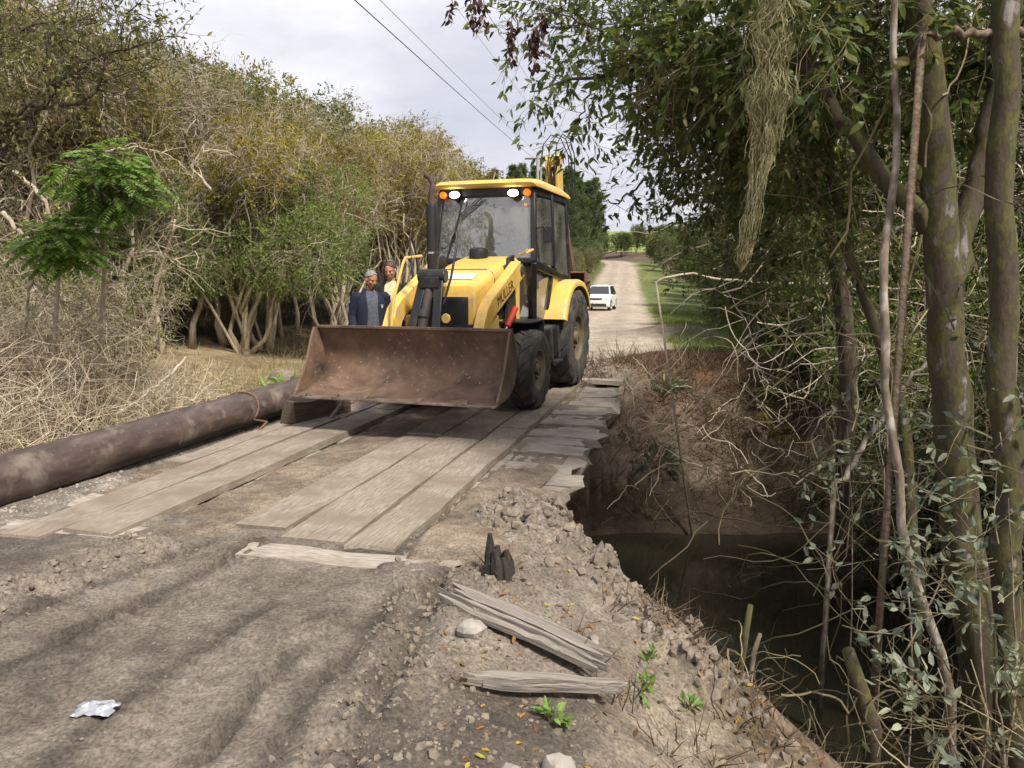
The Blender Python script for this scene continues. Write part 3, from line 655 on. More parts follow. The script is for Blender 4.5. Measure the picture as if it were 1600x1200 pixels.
# ---------------------------------------------------------------- loose timber and stones
def prop(name, mb, mats, loc, label, cat, rot=None, group=None, **k):
    return tag(mb.build(name, mats, None, loc, rot, **k), label, cat, group)
p = xy(7.95, -4.16)
b_ = MB(); b_.add(*plank(.95, .2, .24, rng, 5, .05, .01)); prop('timber_block', b_, M['dark_timber'], (p[0], p[1], .12), 'squared dark broken timber lying beside the pipe under the bucket', 'timber', (0, .03, R_(62)), sharp=30)
p = xy(7.8, -3.98)
b_ = MB(); b_.add(*tube([(0, 0, .02), (.10, .12, .16), (.16, .25, .30)], [.022, .018, .012], 6)); prop('stick', b_, M['grey_split_wood'], (p[0], p[1], 0), 'short pale stick propped against the dark timber block', 'stick')
# splintered grey board on the near bank
def splinter(name, a, e, w, h, rng, label, roll=.0):
    a = np.array(a); e = np.array(e); base = (a+e)/2; dv = e-a; Ln = np.linalg.norm(dv); b_ = MB(); n = 12
    edges = np.concatenate([[-.5], np.sort(rng.random(4)-.5)*.8, [.5]])*w
    for k in range(5):
        y0, y1 = edges[k], edges[k+1]; u0 = -.5+abs(rng.normal())*.05; u1 = .5-abs(rng.normal())*.07; rings = []; lift = rng.normal()*.006
        for i_ in range(n+1):
            u = u0+(u1-u0)*i_/n; gap = .003+.012*max(0, abs(u)-.28)*2; tip = .25 if i_ in (0, n) else (.75 if i_ in (1, n-1) else 1)
            ya, yb = y0+gap, y1-gap; ym = (ya+yb)/2; ya = ym+(ya-ym)*tip; yb = ym+(yb-ym)*tip; wv = .007*math.sin(u*9+k*.4)+.010*math.sin(u*3.1); hh = h*(.8+.2*tip)*(1-.25*abs(k-2)/2); zt = lift+rng.normal()*.0025
            rings.append(np.array([[u*Ln, ya+wv, -hh/2], [u*Ln, yb+wv, -hh/2], [u*Ln, yb+wv, hh/2+zt], [u*Ln, ym+wv, hh/2+zt+.004], [u*Ln, ya+wv, hh/2+zt]]))
        b_.add(*loft(rings))
    o = prop(name, b_, M['grey_split_wood'], base, label, 'board', (roll, -math.asin(dv[2]/Ln), math.atan2(dv[1], dv[0])), sharp=30); return o
splinter('splintered_board', gp(692, 915, .12), gp(955, 1040, -.04), .17, .05, rng, 'thick grey weathered board split along the grain on the rubble bank', .12)
splinter('wood_slab', gp(715, 1055, .05), gp(985, 1078, -.06), .09, .03, rng, 'thin grey bark slab lying below the thick split board', .2)
# charred stub
b_ = MB(); q0 = gp(781, 893, .02)
for k in range(7):
    a = k*.9; rr = .05; cx, cy = rr*math.cos(a), rr*math.sin(a); hgt = [.15, .13, .16, .24, .15, .17, .12][k]
    b_.add(*tube([(cx*1.1, cy*1.1, -.15), (cx, cy, hgt*.5), (cx*.9+.008*math.sin(k), cy*.9, hgt)], [.042, .036, .013], 6))
prop('charred_stub', b_, M['burnt_wood'], q0-[0, 0, .03], 'charred jagged wooden stub standing at the bridge corner', 'stump', (0, -.06, 0))
# log on the rim of the near bank, end cut dark
a_ = np.array([.95, 4.25, -.50]); e_ = np.array([1.62, 3.55, -.90])
P = np.array([a_+(e_-a_)*u+np.array([0, 0, .02*math.sin(u*6)]) for u in np.linspace(0, 1, 9)]); c0 = P.mean(0)
b_ = MB(); b_.add(*tube(P-c0, np.linspace(.10, .085, 9)*(1+.06*np.sin(np.arange(9)*2.1)), 14)); prop('fallen_log', b_, M['log_wood'], c0, 'grey barkless log slanting down the near bank toward the creek', 'log')
def stone(r, rng, flat_=.7, n=2):
    V, F = ellipsoid((0, 0, 0), (1, 1, 1), 9, 6)
    s = 1+.5*(fbm(V[:, 0]*1.3+rng.random()*50, V[:, 1]*1.3, V[:, 2]*1.3, oct=2, seed=3)-.5)
    ax = np.array([1, .6+.35*rng.random(), flat_*(.7+.5*rng.random())]); V = V*s[:, None]*ax*r
    for k in range(3):                       # a few flat facets
        nn = nrm(rng.normal(size=3)); dd_ = V@nn; lim = r*.45*(.8+.4*rng.random()); V = V-np.outer(np.maximum(dd_-lim, 0), nn)
    return V, F
for (u, v, z, r, lab) in [(868, 1190, -.02, .085, 'flat pale angular stone at the foot of the rubble bank'), (928, 975, -.06, .05, 'tan block of stone on the rubble rim above the log'),
                          (1010, 968, -.22, .06, 'orange brown flat stone at the outer rim of the bank'), (735, 1000, .0, .07, 'rounded earth covered stone beside the split board'),
                          (800, 1195, .0, .05, 'small pale pointed stone beside the flat angular stone')]:
    q0 = gp(u, v, z); q0[2] = hz(q0[0], q0[1])+r*.25
    b_ = MB(); b_.add(*stone(r, rng)); prop('stone', b_, M['stone'], q0, lab, 'stone', (0, 0, rng.random()*6), sharp=25)
# crumpled foil
q0 = gp(150, 1115); fu, fv = np.meshgrid(np.linspace(-1, 1, 9), np.linspace(-1, 1, 8)); fr2 = np.hypot(fu, fv)
V = np.stack([fu*.075*(1+.25*(rng.random(fu.shape)-.5)), fv*.05*(1+.35*(rng.random(fu.shape)-.5)), .030*rng.random(fu.shape)*np.clip(1.35-fr2, .1, 1)], -1).reshape(-1, 3); ix = np.arange(72).reshape(8, 9)
F = np.concatenate([np.stack([ix[:-1, :-1], ix[:-1, 1:], ix[1:, 1:]], -1).reshape(-1, 3), np.stack([ix[:-1, :-1], ix[1:, 1:], ix[1:, :-1]], -1).reshape(-1, 3)])
b_ = MB(); b_.add(V, F); prop('crumpled_foil', b_, M['foil'], (q0[0], q0[1], hz(q0[0], q0[1])+.004), 'crumpled silver foil trodden into the mud', 'litter', smooth=False)
q0 = at(1238, 561, 17.5); V, F = ellipsoid((0, 0, 0), (.2, .1, .05), 12, 6); V = V*(1+.8*(rng.random((len(V), 1))-.5))
b_ = MB(); b_.add(V, F); prop('plastic_bag', b_, M['white_plastic'], (q0[0], q0[1], hz(q0[0], q0[1])+.12), 'white plastic bag lying on the green grass verge', 'litter', smooth=False)

# ---------------------------------------------------------------- pole and wires
pz = hz(2.0, 62)
pole = empty('utility_pole', (2.0, 62, pz)); tag(pole, 'concrete utility pole beside the road behind the backhoe cab', 'pole')
b_ = MB(); b_.add(*tube([(0, 0, -.3), (0, 0, 11.2)], [.17, .10], 12)); b_.build('mast', M['pole'], pole)
b_ = MB(); b_.add(*box((0, 0, 10.9), (2.0, .1, .12))); b_.build('crossarm', M['dark_timber'], pole)
def wire(p0, p1, r, sag, label):
    p0 = np.array(p0, float); p1 = np.array(p1, float); u = np.linspace(0, 1, 40)[:, None]
    P = p0+(p1-p0)*u; P[:, 2] -= sag*4*(u[:, 0]*(1-u[:, 0]))
    b_ = MB(); b_.add(*tube(P-p0, r, 5)); prop('power_line', b_, M['cable'], p0, label, 'wire', group='overhead wires')
def wire_px(pa, Ya, pb, sag, r, label):
    a = at(*pa, Ya); b = np.array(pb, float); d = a-b; wire(b, b+d*1.45, r, sag, label)
top = np.array([2.0, 62, pz+10.98])
wire_px((566, 0), 16.0, top+[-.35, 0, .0], .15, .012, 'thick black overhead wire ending above the cab roof')
wire_px((602, 0), 16.5, top+[.25, 0, .1], .12, .007, 'thin black overhead wire above the thick one')
wire_px((770, 20), 24.0, at(958, 330, 150), .3, .006, 'faint overhead wire running toward the far end of the road')
wire_px((715, 0), 24.0, at(955, 332, 150), .3, .006, 'faint overhead wire left of its twin toward the far road')
# ---------------------------------------------------------------- backhoe loader (x forward, y its left, z up)
LA = R_(18.0)
ld = empty('backhoe_loader', (-.57, 9.50, .012), -math.pi/2-LA)
tag(ld, 'yellow backhoe loader with rusty front bucket standing on the wooden bridge', 'backhoe loader')
def lp(name, parts, mat, parent=ld, bevel=0, sharp=35, **k):
    b_ = MB()
    for p in parts:
        if len(p) == 3: b_.add(p[0], p[1], p[2])
        else: b_.add(*p)
    return b_.build(name, mat, parent, bevel=bevel, sharp=sharp, **k)
def wheel(name, x, y, R0, W, lug, nl, rimr):
    w = empty(name, (x, y, R0)); w.parent = ld
    sgn = 1 if y > 0 else -1
    pr_ = [(rimr, -W*.42), (rimr+.03, -W*.47), (R0*.80, -W*.5), (R0-lug*1.5, -W*.46), (R0-lug, -W*.34), (R0-lug*.85, 0), (R0-lug, W*.34), (R0-lug*1.5, W*.46), (R0*.80, W*.5), (rimr+.03, W*.47), (rimr, W*.42)]
    b_ = MB(); b_.add(*lathe(pr_, 48))
    for i in range(nl):
        for sd in (-1, 1):
            a0 = 2*math.pi*(i+(.5 if sd > 0 else 0))/nl; rings = []
            for u, y_, r in ((0, sd*W*.02, R0-.004), (.35, sd*W*.22, R0-.006), (.75, sd*W*.43, R0-.018), (1.0, sd*W*.505, R0-lug*1.9), (1.15, sd*W*.51, R0-lug*3.2)):
                a = a0+u*.8*2*math.pi/nl*1.15; da = .30*2*math.pi/nl
                rings.append(np.array([[rr*math.cos(aa), y_, rr*math.sin(aa)] for rr, aa in ((r-lug*1.1, a-da*1.25), (r, a-da*.8), (r, a+da*.8), (r-lug*1.1, a+da*1.25))]))
            b_.add(*loft(rings))
    t_ = b_.build('tyre', M['rubber'], w, sharp=35)
    b_ = MB(); o_ = sgn*W*.42
    b_.add(*lathe([(rimr+.012, o_*1.05), (rimr-.01, o_), (rimr-.035, o_*.75), (rimr*.55, o_*.55), (rimr*.5, o_*.62), (rimr*.3, o_*.66), (rimr*.28, o_*1.0), (.02, o_*1.05)], 28))
    b_.add(*lathe([(rimr+.012, -o_*1.05), (rimr-.02, -o_), (rimr*.9, 0), (.02, 0)], 28))
    for k in range(8):
        a = k*math.pi/4; c = np.array([rimr*.42*math.cos(a), o_*.62, rimr*.42*math.sin(a)]); b_.add(*cyl(c, c+[0, sgn*.035, 0], .014, n=6))
    b_.build('rim', M['rim'], w, sharp=35)
    return w
for sy in (1, -1):
    wheel('front_wheel', 0, sy*.82, .485, .30, .028, 15, .24)
    wheel('rear_wheel', -2.15, sy*.74, .71, .42, .04, 15, .33)
lp('front_axle', [cyl((0, -.7, .485), (0, .7, .485), .085), box((0, 0, .5), (.3, .35, .3)), cyl((.1, -.6, .46), (.1, .6, .46), .03)], M['blackmetal'])
lp('rear_axle', [cyl((-2.15, -.66, .71), (-2.15, .66, .71), .13), box((-2.15, 0, .72), (.5, .5, .45))], M['blackmetal'])
lp('chassis', [box((-.55, .27, .78), (2.7, .10, .26)), box((-.55, -.27, .78), (2.7, .10, .26)), box((-1.3, 0, .72), (1.3, .5, .34)), box((-2.55, 0, .85), (.5, 1.1, .5))], M['blackmetal'], bevel=.01)
for sy in (1, -1): lp('side_tank', [box((-.98, sy*.66, .74), (.78, .36, .42))], M['black'], bevel=.05)
for sy in (1, -1): lp('front_guard', [prism([(.15, 1.04), (.15, 1.065), (-.52, 1.065), (-.52, .85), (-.495, .85), (-.495, 1.04)], sy*.66-.2, sy*.66+.2)], M['black'], bevel=.006)
for sy in (1,):
    lp('step', [bar((-.70, .93, .50), (-1.05, .93, .50), .1, .02), bar((-.70, .93, .50), (-.70, .90, .95), .02, .03), bar((-1.05, .93, .5), (-1.05, .90, .95), .02, .03)], M['blackmetal'])
# hood
def hood_ring(x, hw, z0, z1, rc):
    pts = [(-hw, z0)]
    for a in np.linspace(0, math.pi/2, 6): pts.append((-hw+rc-rc*math.cos(a), z1-rc+rc*math.sin(a)))
    for a in np.linspace(math.pi/2, 0, 6): pts.append((hw-rc+rc*math.cos(a), z1-rc+rc*math.sin(a)))
    pts.append((hw, z0)); return np.array([[x, y, z] for y, z in pts])
hx = [(.86, .335, .98, 1.40, .05), (.83, .36, .96, 1.49, .09), (.74, .372, .95, 1.545, .10), (.3, .385, .95, 1.67, .11), (-.3, .40, .95, 1.80, .12), (-.62, .41, .95, 1.85, .12)]
hood = lp('hood', [loft([hood_ring(*h) for h in hx])], M['yellow'], sharp=30)
grille = lp('grille', [box((.868, 0, 1.18), (.02, .56, .38))]+[box((.880, 0, 1.02+.026*i), (.012, .54, .010)) for i in range(13)], M['black'], hood)
lp('badge', [lathe([(.001, .892), (.05, .892), (.055, .886), (.055, .878)], 20, 'x', (0, .02, 1.13))], M['orange_lens'].copy() if False else M['yellow'], hood)
lp('hood_label', [(np.array([(.70, -.26, 1.5605), (.70, .26, 1.5605), (.47, .26, 1.627), (.47, -.26, 1.627)])+[0, 0, .006], [(0, 1, 2, 3)])], M['decal_white'], hood)
for sy in (1, -1): lp('side_vent', [box((.1, sy*.398, 1.25), (.5, .01, .3))], M['black'], hood)
lp('front_frame', [box((.80, 0, .86), (.28, .80, .20)), box((.66, .47, .95), (.32, .10, .42)), box((.66, -.47, .95), (.32, .10, .42))], M['yellow'], bevel=.02)
for sy in (1, -1):
    hl_ = lp('work_lamp', [box((.90, sy*.345, 1.02), (.05, .12, .10))], M['black'], bevel=.01)
# lift arms
armp = [(-.28, 1.72), (-.10, 1.78), (.92, 1.345), (1.06, 1.25), (1.28, .92), (1.385, .56), (1.34, .44), (1.22, .46), (1.08, .84), (.90, 1.10), (.82, 1.155), (-.16, 1.55), (-.28, 1.60)]
for sy in (1, -1):
    arm = lp('lift_arm', [prism(armp, sy*.50-.062, sy*.50+.062)], M['yellow'], bevel=.012)
    for xa, za in ((-.16, 1.67), (1.31, .53)): lp('arm_pivot', [cyl((xa, sy*.42, za), (xa, sy*.58, za), .06)], M['blackmetal'], arm)
    lp('arm_mount', [prism([(-.35, .9), (.05, .9), (-.04, 1.82), (-.26, 1.86)], sy*.42-.02, sy*.42+.02)], M['black'], bevel=.008)
    cy_ = lp('lift_cylinder', [cyl((.12, sy*.57, 1.22), (.44, sy*.57, 1.02), .036)], M['red'])
    lp('piston_rod', [cyl((.44, sy*.57, 1.02), (.60, sy*.57, .92), .02)], M['chrome'], cy_)
lp('cross_tube', [cyl((1.06, -.5, .90), (1.06, .5, .90), .07)], M['yellow'])
# lettering on the outer side of the left arm
cu = bpy.data.curves.new('lettering', 'FONT'); cu.body = 'MULLER'; cu.size = .17; cu.extrude = .001; cu.align_x = 'CENTER'; cu.align_y = 'CENTER'
to = bpy.data.objects.new('tmp', cu); COL.objects.link(to); bpy.context.view_layer.update()
tm = bpy.data.meshes.new_from_object(to.evaluated_get(bpy.context.evaluated_depsgraph_get())); bpy.data.objects.remove(to)
def put_text(mesh, loc, xdir, ydir, parent, name, mat):
    o = bpy.data.objects.new(name, mesh); COL.objects.link(o); o.parent = parent; mesh.materials.clear(); mesh.materials.append(mat)
    x = Vector(xdir).normalized(); y = Vector(ydir); y = (y-x*y.dot(x)).normalized(); z = x.cross(y)
    o.matrix_local = Matrix(((x[0], y[0], z[0], loc[0]), (x[1], y[1], z[1], loc[1]), (x[2], y[2], z[2], loc[2]), (0, 0, 0, 1))); return o
put_text(tm, (.46, .5645, 1.405), (-1.0, 0, .355), (.0, 0, 1), arm.parent and ld.children[[c.name.split('.')[0] for c in ld.children].index('lift_arm')], 'lettering', M['decal_black'])
# tilt linkage
bc = lp('bell_crank', [bar((1.0, -.09, 1.62), (1.30, -.20, .72), .035, .10, (0, 1, 0)), bar((1.0, .09, 1.62), (1.30, .14, .72), .035, .10, (0, 1, 0)), cyl((.98, -.16, 1.60), (.98, .16, 1.60), .075), box((1.02, 0, 1.53), (.14, .22, .12))], M['black'], bevel=.008)
lp('tilt_link', [bar((1.24, -.04, .74), (1.40, -.04, .86), .06, .08)], M['blackmetal'], bc)
tcyl = lp('tilt_cylinder', [cyl((1.02, -.02, 1.50), (1.24, -.06, .85), .05), cyl((1.12, -.04, 1.23), (1.15, -.045, 1.15), .06)], M['blackmetal'])
lp('hydraulic_hose', [tube([(.86, .02, 1.50), (.80, .10, 1.80), (.78, .16, 2.02), (.82, .22, 2.08), (.90, .26, 1.95), (.98, .22, 1.6), (1.06, .16, 1.3)], .014, 8), tube([(.70, -.30, 1.62), (.72, -.34, 1.95), (.78, -.36, 2.05), (.84, -.34, 1.95), (.9, -.28, 1.6)], .012, 8)], M['hose'])
ex = lp('exhaust_muffler', [lathe([(.02, 1.62), (.062, 1.63), (.066, 1.66), (.066, 2.40), (.058, 2.44), (.03, 2.45)], 20, 'z', (.30, -.30, 0))], M['black'])
lp('clamp_ring', [lathe([(.066, 1.86), (.071, 1.862), (.071, 1.885), (.066, 1.887)], 20, 'z', (.30, -.30, 0))], M['chrome'], ex)
lp('tail_pipe', [tube([(.30, -.30, 2.43), (.29, -.30, 2.58), (.26, -.30, 2.68), (.26, -.34, 2.75), (.27, -.40, 2.79)], [.036, .036, .034, .033, .033], 12)], surf('rusted_pipe', [(.3, (.035, .022, .02)), (.7, (.09, .055, .045))], 12, 5, rough=.8), ex)
lp('guard_rail', [tube([(.62, -.30, 1.83), (.98, -.33, 1.80), (1.02, -.34, 1.74), (1.16, -.37, 1.42), (1.20, -.38, 1.28), (1.28, -.38, .93), (1.32, -.30, .88)], .016, 8)], M['yellow'])
lp('grab_handle', [tube([(-.12, .56, 1.86), (-.06, .66, 1.87), (-.30, .68, 1.92), (-.34, .58, 1.91)], .014, 8)], M['yellow'])
# front bucket
bw = 1.11
prof = [(2.06, .38), (1.86, .385), (1.66, .42), (1.52, .50), (1.45, .62), (1.44, .76), (1.48, .90), (1.56, 1.055)]
th_ = .022
pin = [(x+.0, z) for x, z in prof]; tang = np.gradient(np.array(prof), axis=0); nn = np.stack([-tang[:, 1], tang[:, 0]], 1); nn /= np.linalg.norm(nn, axis=1)[:, None]
outer = [tuple(np.array(p)+n*th_) for p, n in zip(prof, nn)]
def dense(pl, n=40):
    pl = np.array(pl); u = np.concatenate([[0], np.cumsum(np.linalg.norm(np.diff(pl, axis=0), axis=1))]); q = np.linspace(0, u[-1], n)
    from_ = np.stack([np.interp(q, u, pl[:, i]) for i in (0, 1)], 1)
    for _ in range(3): from_[1:-1] = (from_[:-2]+2*from_[1:-1]+from_[2:])/4
    return from_
dp_ = dense(prof)
tg_ = np.gradient(dp_, axis=0); nn_ = np.stack([-tg_[:, 1], tg_[:, 0]], 1); nn_ /= np.linalg.norm(nn_, axis=1)[:, None]
bk = MB(); ys = np.linspace(-bw, bw, 60)
Yg, Ig = np.meshgrid(ys, np.arange(len(dp_)))
dent = .02*(fbm(Yg*2.2+5, Ig*.1, oct=3, seed=301)-.5)
cake = .045*np.clip(fbm(Yg*4+9, Ig*.22, oct=4, seed=305)-.55, 0, 1)*np.exp(-((Ig-10)/9.0)**2)*2+.10*np.exp(-((Yg+bw-.16)/.13)**2)*np.exp(-((Ig-12)/9.)**2)*(.4+.8*fbm(Yg*9, Ig*.5, oct=3, seed=306))
inn = dp_[Ig]-nn_[Ig]*(dent-0+cake*-1.0)[..., None]*-1.0
V = np.stack([inn[..., 0], Yg, inn[..., 1]], -1)
flip = 1 if np.mean((V[..., 0]-dp_[Ig][..., 0])) >= 0 else -1
n_r, n_c = Yg.shape; ix = np.arange(n_r*n_c).reshape(n_r, n_c)
bk.add(V.reshape(-1, 3), np.stack([ix[:-1, :-1], ix[:-1, 1:], ix[1:, 1:], ix[1:, :-1]], -1).reshape(-1, 4))
ob = dp_-nn_*-.03 if False else dp_+nn_*.03
obk = np.stack([np.stack([ob[:, 0], np.full(len(ob), y), ob[:, 1]], 1) for y in (-bw, bw)], 0)
bucket = bk.build('front_bucket', M['rust_bucket'], ld, sharp=50)
for sy in (-1, 1):
    sp = [tuple(p) for p in dp_[::3]]+[(1.64, 1.06), (1.70, .96), (1.76, .82), (1.86, .62), (1.99, .46)]
    lp('side_plate', [prism(sp, sy*bw-.012, sy*bw+.012)], M['rust_bucket'], bucket, bevel=.003)
lp('cutting_edge', [box((2.05, 0, .372), (.14, 2*bw+.02, .022), rotm(0, .02, 0))], M['bare_edge'], bucket, bevel=.004)
lp('top_rail', [bar((1.565, -bw, 1.062), (1.565, bw, 1.062), .05, .03)], M['rust_bucket'], bucket, bevel=.005)
for y in (-.98, -.62, -.28, .32, .80):
    lp('tooth_bracket', [box((2.06, y, .392), (.13, .05, .022), rotm(0, .05, .25))], M['bare_edge'], bucket, bevel=.003)
lp('back_plate', [prism([(1.43, .56), (1.36, .50), (1.36, .95), (1.44, 1.0)], -.6, .6)], M['rust_bucket'], bucket)
# cab
CF = -.74
def post(name, pts, w=.07, d=.06): return [bar(a, b_2, w, d) for a, b_2 in zip(pts[:-1], pts[1:])]
fr_ = []
for sy in (1, -1):
    fr_ += post('', [(-.78, sy*.63, 2.70), (-.66, sy*.68, 1.78), (-.95, sy*.60, 1.0)], .07, .08)
    fr_ += post('', [(-1.50, sy*.67, 2.70), (-1.52, sy*.71, 1.72)], .05, .05)
    fr_ += post('', [(-2.28, sy*.66, 2.70), (-2.40, sy*.70, 1.55)], .07, .07)
    fr_ += [bar((-.66, sy*.69, 1.76), (-2.40, sy*.71, 1.52), .05, .10), bar((-.78, sy*.63, 2.68), (-2.28, sy*.66, 2.68), .07, .10), bar((-.95, sy*.60, 1.0), (-1.5, sy*.62, .98), .05, .06)]
    fr_ += [bar((-1.5, sy*.70, 1.70), (-1.38, sy*.64, 1.0), .05, .05)]
fr_ += [bar((-.66, -.68, 1.80), (-.66, .68, 1.80), .07, .07), bar((-.78, -.64, 2.68), (-.78, .64, 2.68), .09, .12), bar((-2.28, -.66, 2.68), (-2.28, .66, 2.68), .09, .10), bar((-2.40, -.7, 1.55), (-2.40, .7, 1.55), .08, .08)]
cabf = lp('cab_frame', fr_, M['black'], bevel=.012)
lp('cab_floor', [box((-1.55, 0, .98), (1.5, 1.2, .08)), box((-2.2, 0, 1.25), (.3, 1.3, .6)), box((-.80, 0, 1.35), (.08, .8, .85))], M['black'], cabf)
rfp = [(-.62, 2.735), (-.60, 2.77), (-.66, 2.82), (-1.0, 2.85), (-2.0, 2.85), (-2.42, 2.80), (-2.46, 2.75), (-2.44, 2.725), (-.66, 2.725)]
rings = []
for y, sc in ((-.67, .0), (-.65, .55), (-.60, .9), (-.45, 1.0), (.5, 1.0), (.64, .9), (.69, .55), (.71, .0)):
    rings.append(np.array([[x*(1 if abs(y) < .69 else .995), y, 2.725+(z-2.725)*(.35+.65*sc)] for x, z in rfp]))
lp('roof', [loft(rings)], M['yellow'], cabf, sharp=40)
def pane(name, corners, parent=cabf):
    V = np.array(corners, float); n_ = nrm(np.cross(V[1]-V[0], V[2]-V[0]))
    k = len(V); b_ = MB(); b_.add(np.concatenate([V, V-n_*.006]), [tuple(range(k)), tuple(range(2*k-1, k-1, -1))]+[(i, i+k, (i+1) % k+k, (i+1) % k) for i in range(k)])
    return b_.build(name, M['glass'], parent, sharp=20)
pane('windshield', [(-.665, -.64, 1.83), (-.665, .64, 1.83), (-.775, .60, 2.63), (-.775, -.60, 2.63)])
pane('rear_window', [(-2.395, .66, 1.6), (-2.395, -.66, 1.6), (-2.285, -.62, 2.63), (-2.285, .62, 2.63)])
for sy in (1, -1):
    pane('side_window', [(-.72, sy*.685, 1.80), (-1.50, sy*.705, 1.74), (-1.49, sy*.668, 2.63), (-.82, sy*.64, 2.63)])
    pane('side_window', [(-1.54, sy*.705, 1.73), (-2.36, sy*.70, 1.60), (-2.28, sy*.665, 2.63), (-1.52, sy*.668, 2.63)])
    pane('lower_window', [(-.70, sy*.665, 1.72), (-.98, sy*.585, 1.04), (-.84, sy*.42, 1.04), (-.68, sy*.44, 1.72)])
    pane('lower_window', [(-.74, sy*.675, 1.70), (-.98, sy*.60, 1.03), (-1.38, sy*.63, 1.02), (-1.48, sy*.69, 1.66)])
    lp('quarter_panel', [(np.array([(-1.52, sy*.715, 1.66), (-2.3, sy*.715, 1.52), (-1.9, sy*.69, 1.46), (-1.55, sy*.67, 1.25), (-1.40, sy*.65, 1.02)]), [(0, 1, 2, 3, 4)])], M['yellow'], cabf)
    lt = lp('work_light', [lathe([(.001, -.60), (.055, -.605), (.072, -.625), (.06, -.68), (.02, -.70)], 18, 'x', (-.06, sy*.40, 2.645))], M['black'], cabf)
    lv, lf = lathe([(.001, -.592), (.045, -.594), (.066, -.612), (.066, -.64)], 18, 'x'); lp('lens', [(lv*[1, 1, .62]+[-.03, sy*.40, 2.645], lf)], M['lamp'], lt)
    tl = lp('turn_signal', [lathe([(.001, -.665), (.035, -.667), (.046, -.68), (.046, -.72)], 16, 'x', (0, sy*.575, 2.65))], M['orange_lens'], cabf)
lp('marker_lamp', [lathe([(.001, -.70), (.016, -.70), (.018, -.72)], 10, 'x', (0, .55, 2.50))], M['orange_lens'], cabf)
lp('wiper', [tube([(-.70, -.02, 2.62), (-.68, -.33, 2.36)], .009, 6), tube([(-.70, -.06, 2.62), (-.68, -.36, 2.37)], .007, 6), tube([(-.685, -.30, 2.58), (-.66, -.42, 2.03)], .011, 6)], M['black'], cabf)
lp('hood_seam', [tube([(.28, y_, z_) for y_, z_ in [(-.389, .97), (-.389, 1.56), (-.36, 1.64), (-.28, 1.679), (.28, 1.679), (.36, 1.64), (.389, 1.56), (.389, .97)]], .005, 5)], M['decal_black'], hood)
lp('door_handle', [bar((-1.40, .735, 1.66), (-1.24, .735, 1.68), .02, .03)], M['black'], cabf)
lp('cowl_intake', [lathe([(.001, 1.965), (.08, 1.96), (.115, 1.94), (.125, 1.90), (.12, 1.82)], 18, 'z', (-.50, -.10, 0))], M['black'], hood)
lp('seat', [box((-1.78, 0, 1.42), (.46, .48, .14)), box((-2.0, 0, 1.78), (.14, .46, .66), rotm(0, -.12, 0)), box((-1.8, 0, 1.2), (.3, .3, .35))], M['seat'], cabf, bevel=.04)
lp('steering_wheel', [tube([(-1.12+.16*math.cos(a)*.5, .19*math.sin(a), 1.78+.16*math.cos(a)*.85) for a in np.linspace(0, 2*math.pi, 21)], .014, 8), cyl((-.92, 0, 1.3), (-1.12, 0, 1.78), .03)], M['black'], cabf)
lp('mirror', [box((-.72, .84, 2.12), (.03, .11, .2)), tube([(-.72, .69, 2.2), (-.70, .80, 2.22), (-.71, .84, 2.15)], .009, 6)], M['black'], cabf, bevel=.01)
# rear fenders
fp = [(-1.32, 1.02), (-1.40, 1.20), (-1.56, 1.40), (-1.80, 1.53), (-2.15, 1.565), (-2.50, 1.52), (-2.80, 1.36), (-2.93, 1.15)]
for sy in (1, -1):
    o_ = dense(fp, 26); tn = np.gradient(o_, axis=0); nv = np.stack([tn[:, 1], -tn[:, 0]], 1); nv /= np.linalg.norm(nv, axis=1)[:, None]
    prf = [(.56, .0), (.90, .0), (.93, .015), (.94, .04), (.94, .09), (.92, .09), (.915, .05), (.89, .03), (.56, .03)]
    rings = [np.array([[p[0]+n_[0]*d_, sy*y_, p[1]+n_[1]*d_] for y_, d_ in prf]) for p, n_ in zip(o_, nv)]
    if nv[10][1] > 0: rings = [np.array([[p[0]-n_[0]*d_, sy*y_, p[1]-n_[1]*d_] for y_, d_ in prf]) for p, n_ in zip(o_, nv)]
    fd = lp('rear_fender', [loft(rings)], M['yellow'], sharp=45)
    lp('fender_side', [(np.array([(-1.34, sy*.66, 1.0), (-1.56, sy*.66, 1.40), (-2.15, sy*.66, 1.56), (-2.8, sy*.66, 1.36), (-2.9, sy*.66, .9), (-1.5, sy*.66, .8)]), [(0, 1, 2, 3, 4, 5)])], M['blackmetal'], fd)
# backhoe
bh = lp('swing_frame', [box((-2.95, 0, .85), (.3, 1.5, .5)), box((-3.2, .28, .95), (.35, .3, .7))], M['blackmetal'], bevel=.02)
bm = lp('boom', [prism([(-3.2, 1.0), (-3.45, 1.0), (-3.55, 2.4), (-3.35, 3.42), (-3.2, 3.52), (-3.06, 3.40), (-3.10, 3.1), (-3.25, 2.3)], .14, .18), prism([(-3.2, 1.0), (-3.45, 1.0), (-3.55, 2.4), (-3.35, 3.42), (-3.2, 3.52), (-3.06, 3.40), (-3.10, 3.1), (-3.25, 2.3)], .30, .35), cyl((-3.2, .13, 3.40), (-3.2, .36, 3.40), .07)], M['yellow'], bevel=.01)
lp('boom_cylinder', [cyl((-3.0, .08, 1.4), (-3.02, .08, 2.6), .055), cyl((-3.02, .08, 2.6), (-3.08, .09, 3.30), .028)], M['chrome'], bm)
lp('boom_hose', [tube([(-3.1, .1+k*.10, 2.7), (-3.06, .08+k*.11, 3.3), (-3.12, .10+k*.11, 3.64), (-3.22, .20+k*.09, 3.80), (-3.3, .34+k*.07, 3.74), (-3.36, .44+k*.05, 3.5), (-3.4, .5+k*.03, 2.8)], .009, 6) for k in range(3)], M['hose'], bm)
lp('dipper_arm', [bar((-3.35, .24, 3.35), (-3.9, .40, 1.6), .10, .16)], M['rust_bucket'], bm, bevel=.01)
